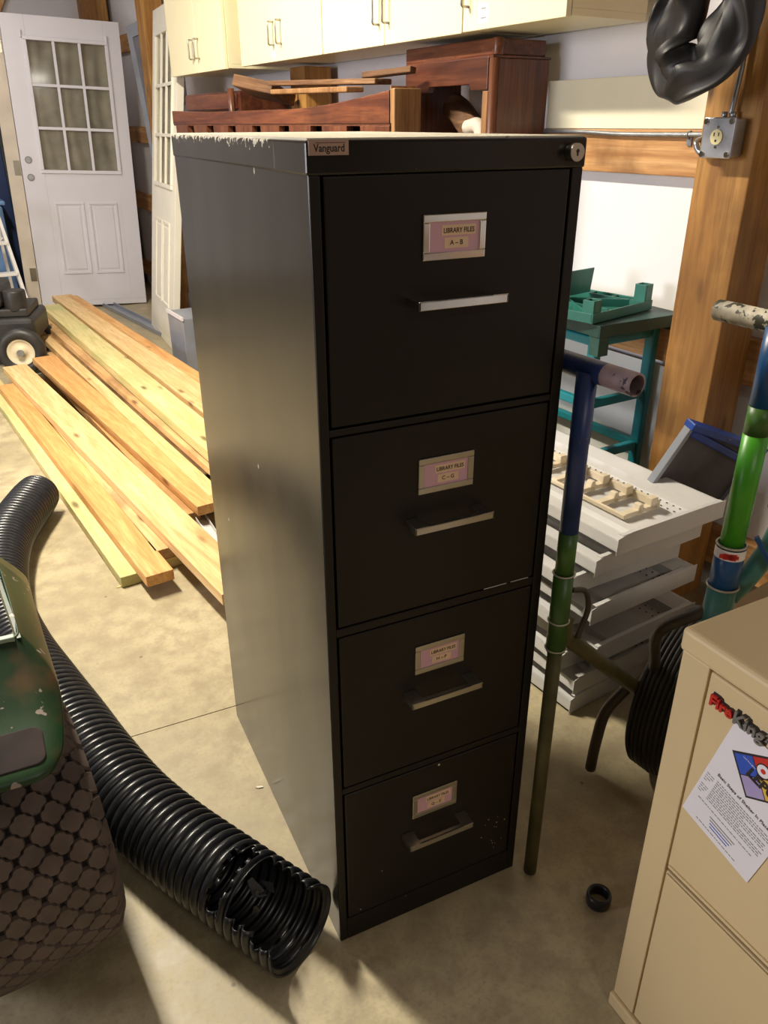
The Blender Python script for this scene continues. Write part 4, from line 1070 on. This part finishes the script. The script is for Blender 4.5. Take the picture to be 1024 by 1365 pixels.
# blue framed screen leaning on the post
t = thing('blue_framed_tray', 'shallow tray with chipped blue rim and dark grey mesh face leaning on the timber post', 'tray')
P = [Vector(q) for q in ((1.190,.496,.641),(1.4437,.4668,.5385),(1.38,.50,.38),(1.1287,.5371,.4831))]
ax = (P[1]-P[0]); ay = (P[3]-P[0]); Lx, Ly = .275, .174
ux_ = ax.normalized(); nz = ux_.cross(ay).normalized(); uy_ = nz.cross(ux_)
if nz.z < 0: pass
mm = Matrix((ux_, uy_, nz)).transposed().to_4x4()
t.matrix_world = Matrix.Translation(P[0]) @ mm
dz = 1
sgn = 1 if nz.dot(CAM-P[0]) > 0 else -1
b = MB(); b.box(.004, Lx-.004, .004, Ly+.03, -.002, .002); b.build('mesh_face', M['screen'], t)
for x_ in (0, Lx-.012): MB().box(x_,x_+.012,0,Ly+.03,-.014,.012).build('side_rim', M['alu'], t, bevel=.002)
b = MB(); b.box(-.002,Lx+.002,-.014,.006,-.022,.016)
b.obox((.01,.012,sgn*.010),(Lx,.045,sgn*.010),.020,.012, up=tuple((0,0,1))); b.build('top_rim', M['bluepaint'], t, bevel=.003)
MB().box(0,Lx,Ly+.018,Ly+.03,-.014,.012).build('bottom_rim', M['bluepaint'], t, bevel=.002)

# ------------------------------------------------------------------ teal stand with green shelves
t = thing('teal_stand', 'teal plastic tubular stand carrying the green shelves beside the timber post', 'stand', W(.145,0,0), WR)
o0, o1, s1, H = -.105, .135, .56, .79
for s_, o_ in ((0,o0),(0,o1),(s1,o0),(s1,o1)):
    MB().box(s_-.017,s_+.017,o_-.014,o_+.014,0,H).build('leg', M['teal'], t, bevel=.006)
for z in (.40,.575,.765):
    for x_ in (0, s1): MB().box(x_-.012,x_+.012,o0+.014,o1-.014,z-.014,z+.014).build('cross_rail', M['teal'], t, bevel=.005)
    for y_ in (o0, o1): MB().box(.017,s1-.017,y_-.010,y_+.010,z-.014,z+.014).build('long_rail', M['teal'], t, bevel=.005)
t = thing('milky_sheet', 'pale milky plastic sheet standing upright between the teal stand and the white wall', 'sheet', W(.40,-.135,.001), WR)
MB().box(-.31,.26,-.002,.002,0,.66).build('sheet', M['milky'], t)
def shelf(name, label, p, rz, L, wd, mat, socks, ribs, up, h=.03):
    t = thing(name, label, 'shelf', p, rz)
    g = MB(); g.box(0,L,-wd/2,wd/2,0 if up else h-.003,.003 if up else h)
    for q in ((0,.005,-wd/2,wd/2),(L-.005,L,-wd/2,wd/2),(.005,L-.005,-wd/2,-wd/2+.005),(.005,L-.005,wd/2-.005,wd/2)): g.box(q[0],q[1],q[2],q[3],0,h)
    g.build('panel', mat, t, bevel=.0015)
    g = MB()
    for (a, c) in ribs: g.obox((a[0],a[1],h*.5),(c[0],c[1],h*.5),.004,h*.9)
    if ribs: g.build('ribs', mat, t)
    for (sx, sy, z0, z1) in socks:
        g = MB(); q = .019
        for bb in ((sx-q,sx+q,sy-q,sy-q+.004),(sx-q,sx+q,sy+q-.004,sy+q),(sx-q,sx-q+.004,sy-q+.004,sy+q-.004),(sx+q-.004,sx+q,sy-q+.004,sy+q-.004)): g.box(bb[0],bb[1],bb[2],bb[3],z0,z1)
        g.box(sx-q+.004,sx+q-.004,sy-q+.004,sy+q-.004,z0,z0+.004)
        g.build('leg_socket', mat, t, bevel=.001)
    return t
shelf('plastic_shelf', 'dark green plastic shelf, the lower one resting on the teal stand', W(.08,.018,.793), WR-R(2), .62, .33, M['green_dark'],
      [(.022,.142,-.055,.0),(.022,-.142,-.012,.0)], [], False, .034)
shelf('plastic_shelf', 'sea-green plastic shelf lying upside down with square sockets up, on the darker shelf', W(.135,.045,.829), WR+R(10), .44, .30, M['green_pl'],
      [(.022,.128,.0,.062),(.022,-.128,.0,.075),(.418,.128,.0,.062)],
      [((.04,.13),(.2,0)),((.2,0),(.04,-.12)),((.2,0),(.4,.12)),((.2,0),(.4,-.12)),((.02,.05),(.42,.05)),((.02,-.11),(.42,-.11)),((.12,-.145),(.12,-.11)),((.2,-.145),(.2,-.11)),((.28,-.145),(.28,-.11)),((.36,-.145),(.36,-.11))], True, .028)
slab_at('shelf_side_panel', 'upright sea-green plastic panel with two small holes standing on the shelf beside the cabinet', 'panel', W(.34,.055,.858), (.005,.17,.075), (0,R(-6),WR+R(8)), M['green_pl'], .001)
t = thing('scrap_wood', 'broken brown wood pieces on the floor at the wall below the teal stand', 'wood scrap', W(-.04,-.06,.0), WR)
MB().box(-.0,.10,-.06,.05,0,.30).build('block', M['post'], t, bevel=.003)
slab_at('wood_splinter', 'pale splintered stick lying on the brown scrap wood', 'stick', W(.01,-.06,.301), (.09,.012,.008), (0,0,WR+R(30)), M['lightwood'], .001)

# ------------------------------------------------------------------ lights
def lamp(name, label, p, rz, L, power, col=(1,.93,.80), w=.16):
    t = thing('ceiling_light', label, 'light', (p[0],p[1],2.9), rz)
    MB().box(-L/2,L/2,-w/2-.02,w/2+.02,-.05,-.001).build('housing', M['lamp_metal'], t, bevel=.004)
    ld = bpy.data.lights.new(name, 'AREA'); ld.shape = 'RECTANGLE'; ld.size = L; ld.size_y = w; ld.energy = power; ld.color = col
    lo = bpy.data.objects.new(name, ld); C.objects.link(lo); lo.parent = t; lo.location = (0,0,-.055)
lamp('tube_light', 'long fluorescent ceiling light above the lumber pile', (-.62,2.1), R(90), .9, 88, (1,.91,.74))
lamp('tube_light', 'long fluorescent ceiling light near the back wall', (-.9,4.9), R(90), 1.2, 9, (.95,.93,1))
t_ = MB(); t_.box(-4.05,-4.02,.3,.36,.8,2.2); t_.box(-4.05,-4.02,1.84,1.9,.8,2.2); t_.box(-4.05,-4.02,.36,1.84,.8,.86); t_.box(-4.05,-4.02,.36,1.84,2.14,2.2); t_.box(-4.045,-4.03,.36,1.84,.86,2.14,1)  # unseen window, added as a source to brighten the tan cabinet front
o_ = t_.build('added_window_1', [M['lamp_metal'], M['milky']]); o_['kind'] = 'structure'
ld = bpy.data.lights.new('added_fill_light', 'AREA'); ld.shape = 'RECTANGLE'; ld.size = 1.28; ld.size_y = 1.48; ld.energy = 50; ld.color = (.95,.93,1)  # added fill light for the tan cabinet and its notice
lo = bpy.data.objects.new('added_fill_light', ld); C.objects.link(lo); lo.location = (-3.98,1.1,1.5); lo.rotation_euler = (0, -PI/2, 0)
lamp('tube_light', 'fluorescent ceiling light far behind the photographer', (.1,-3.0), 0, 1.0, 11, (1,.92,.82))
w_ = bpy.data.worlds.new('world'); bpy.context.scene.world = w_; w_.use_nodes = True
w_.node_tree.nodes['Background'].inputs[0].default_value = (.9,.85,.75,1); w_.node_tree.nodes['Background'].inputs[1].default_value = .02
vs_ = bpy.context.scene.view_settings
vs_.view_transform = 'Standard'; vs_.look = 'None'; vs_.gamma = 1; vs_.exposure = 1.05; vs_.use_curve_mapping = False
bpy.context.scene.cycles.max_bounces = 10 if hasattr(bpy.context.scene, 'cycles') else 10
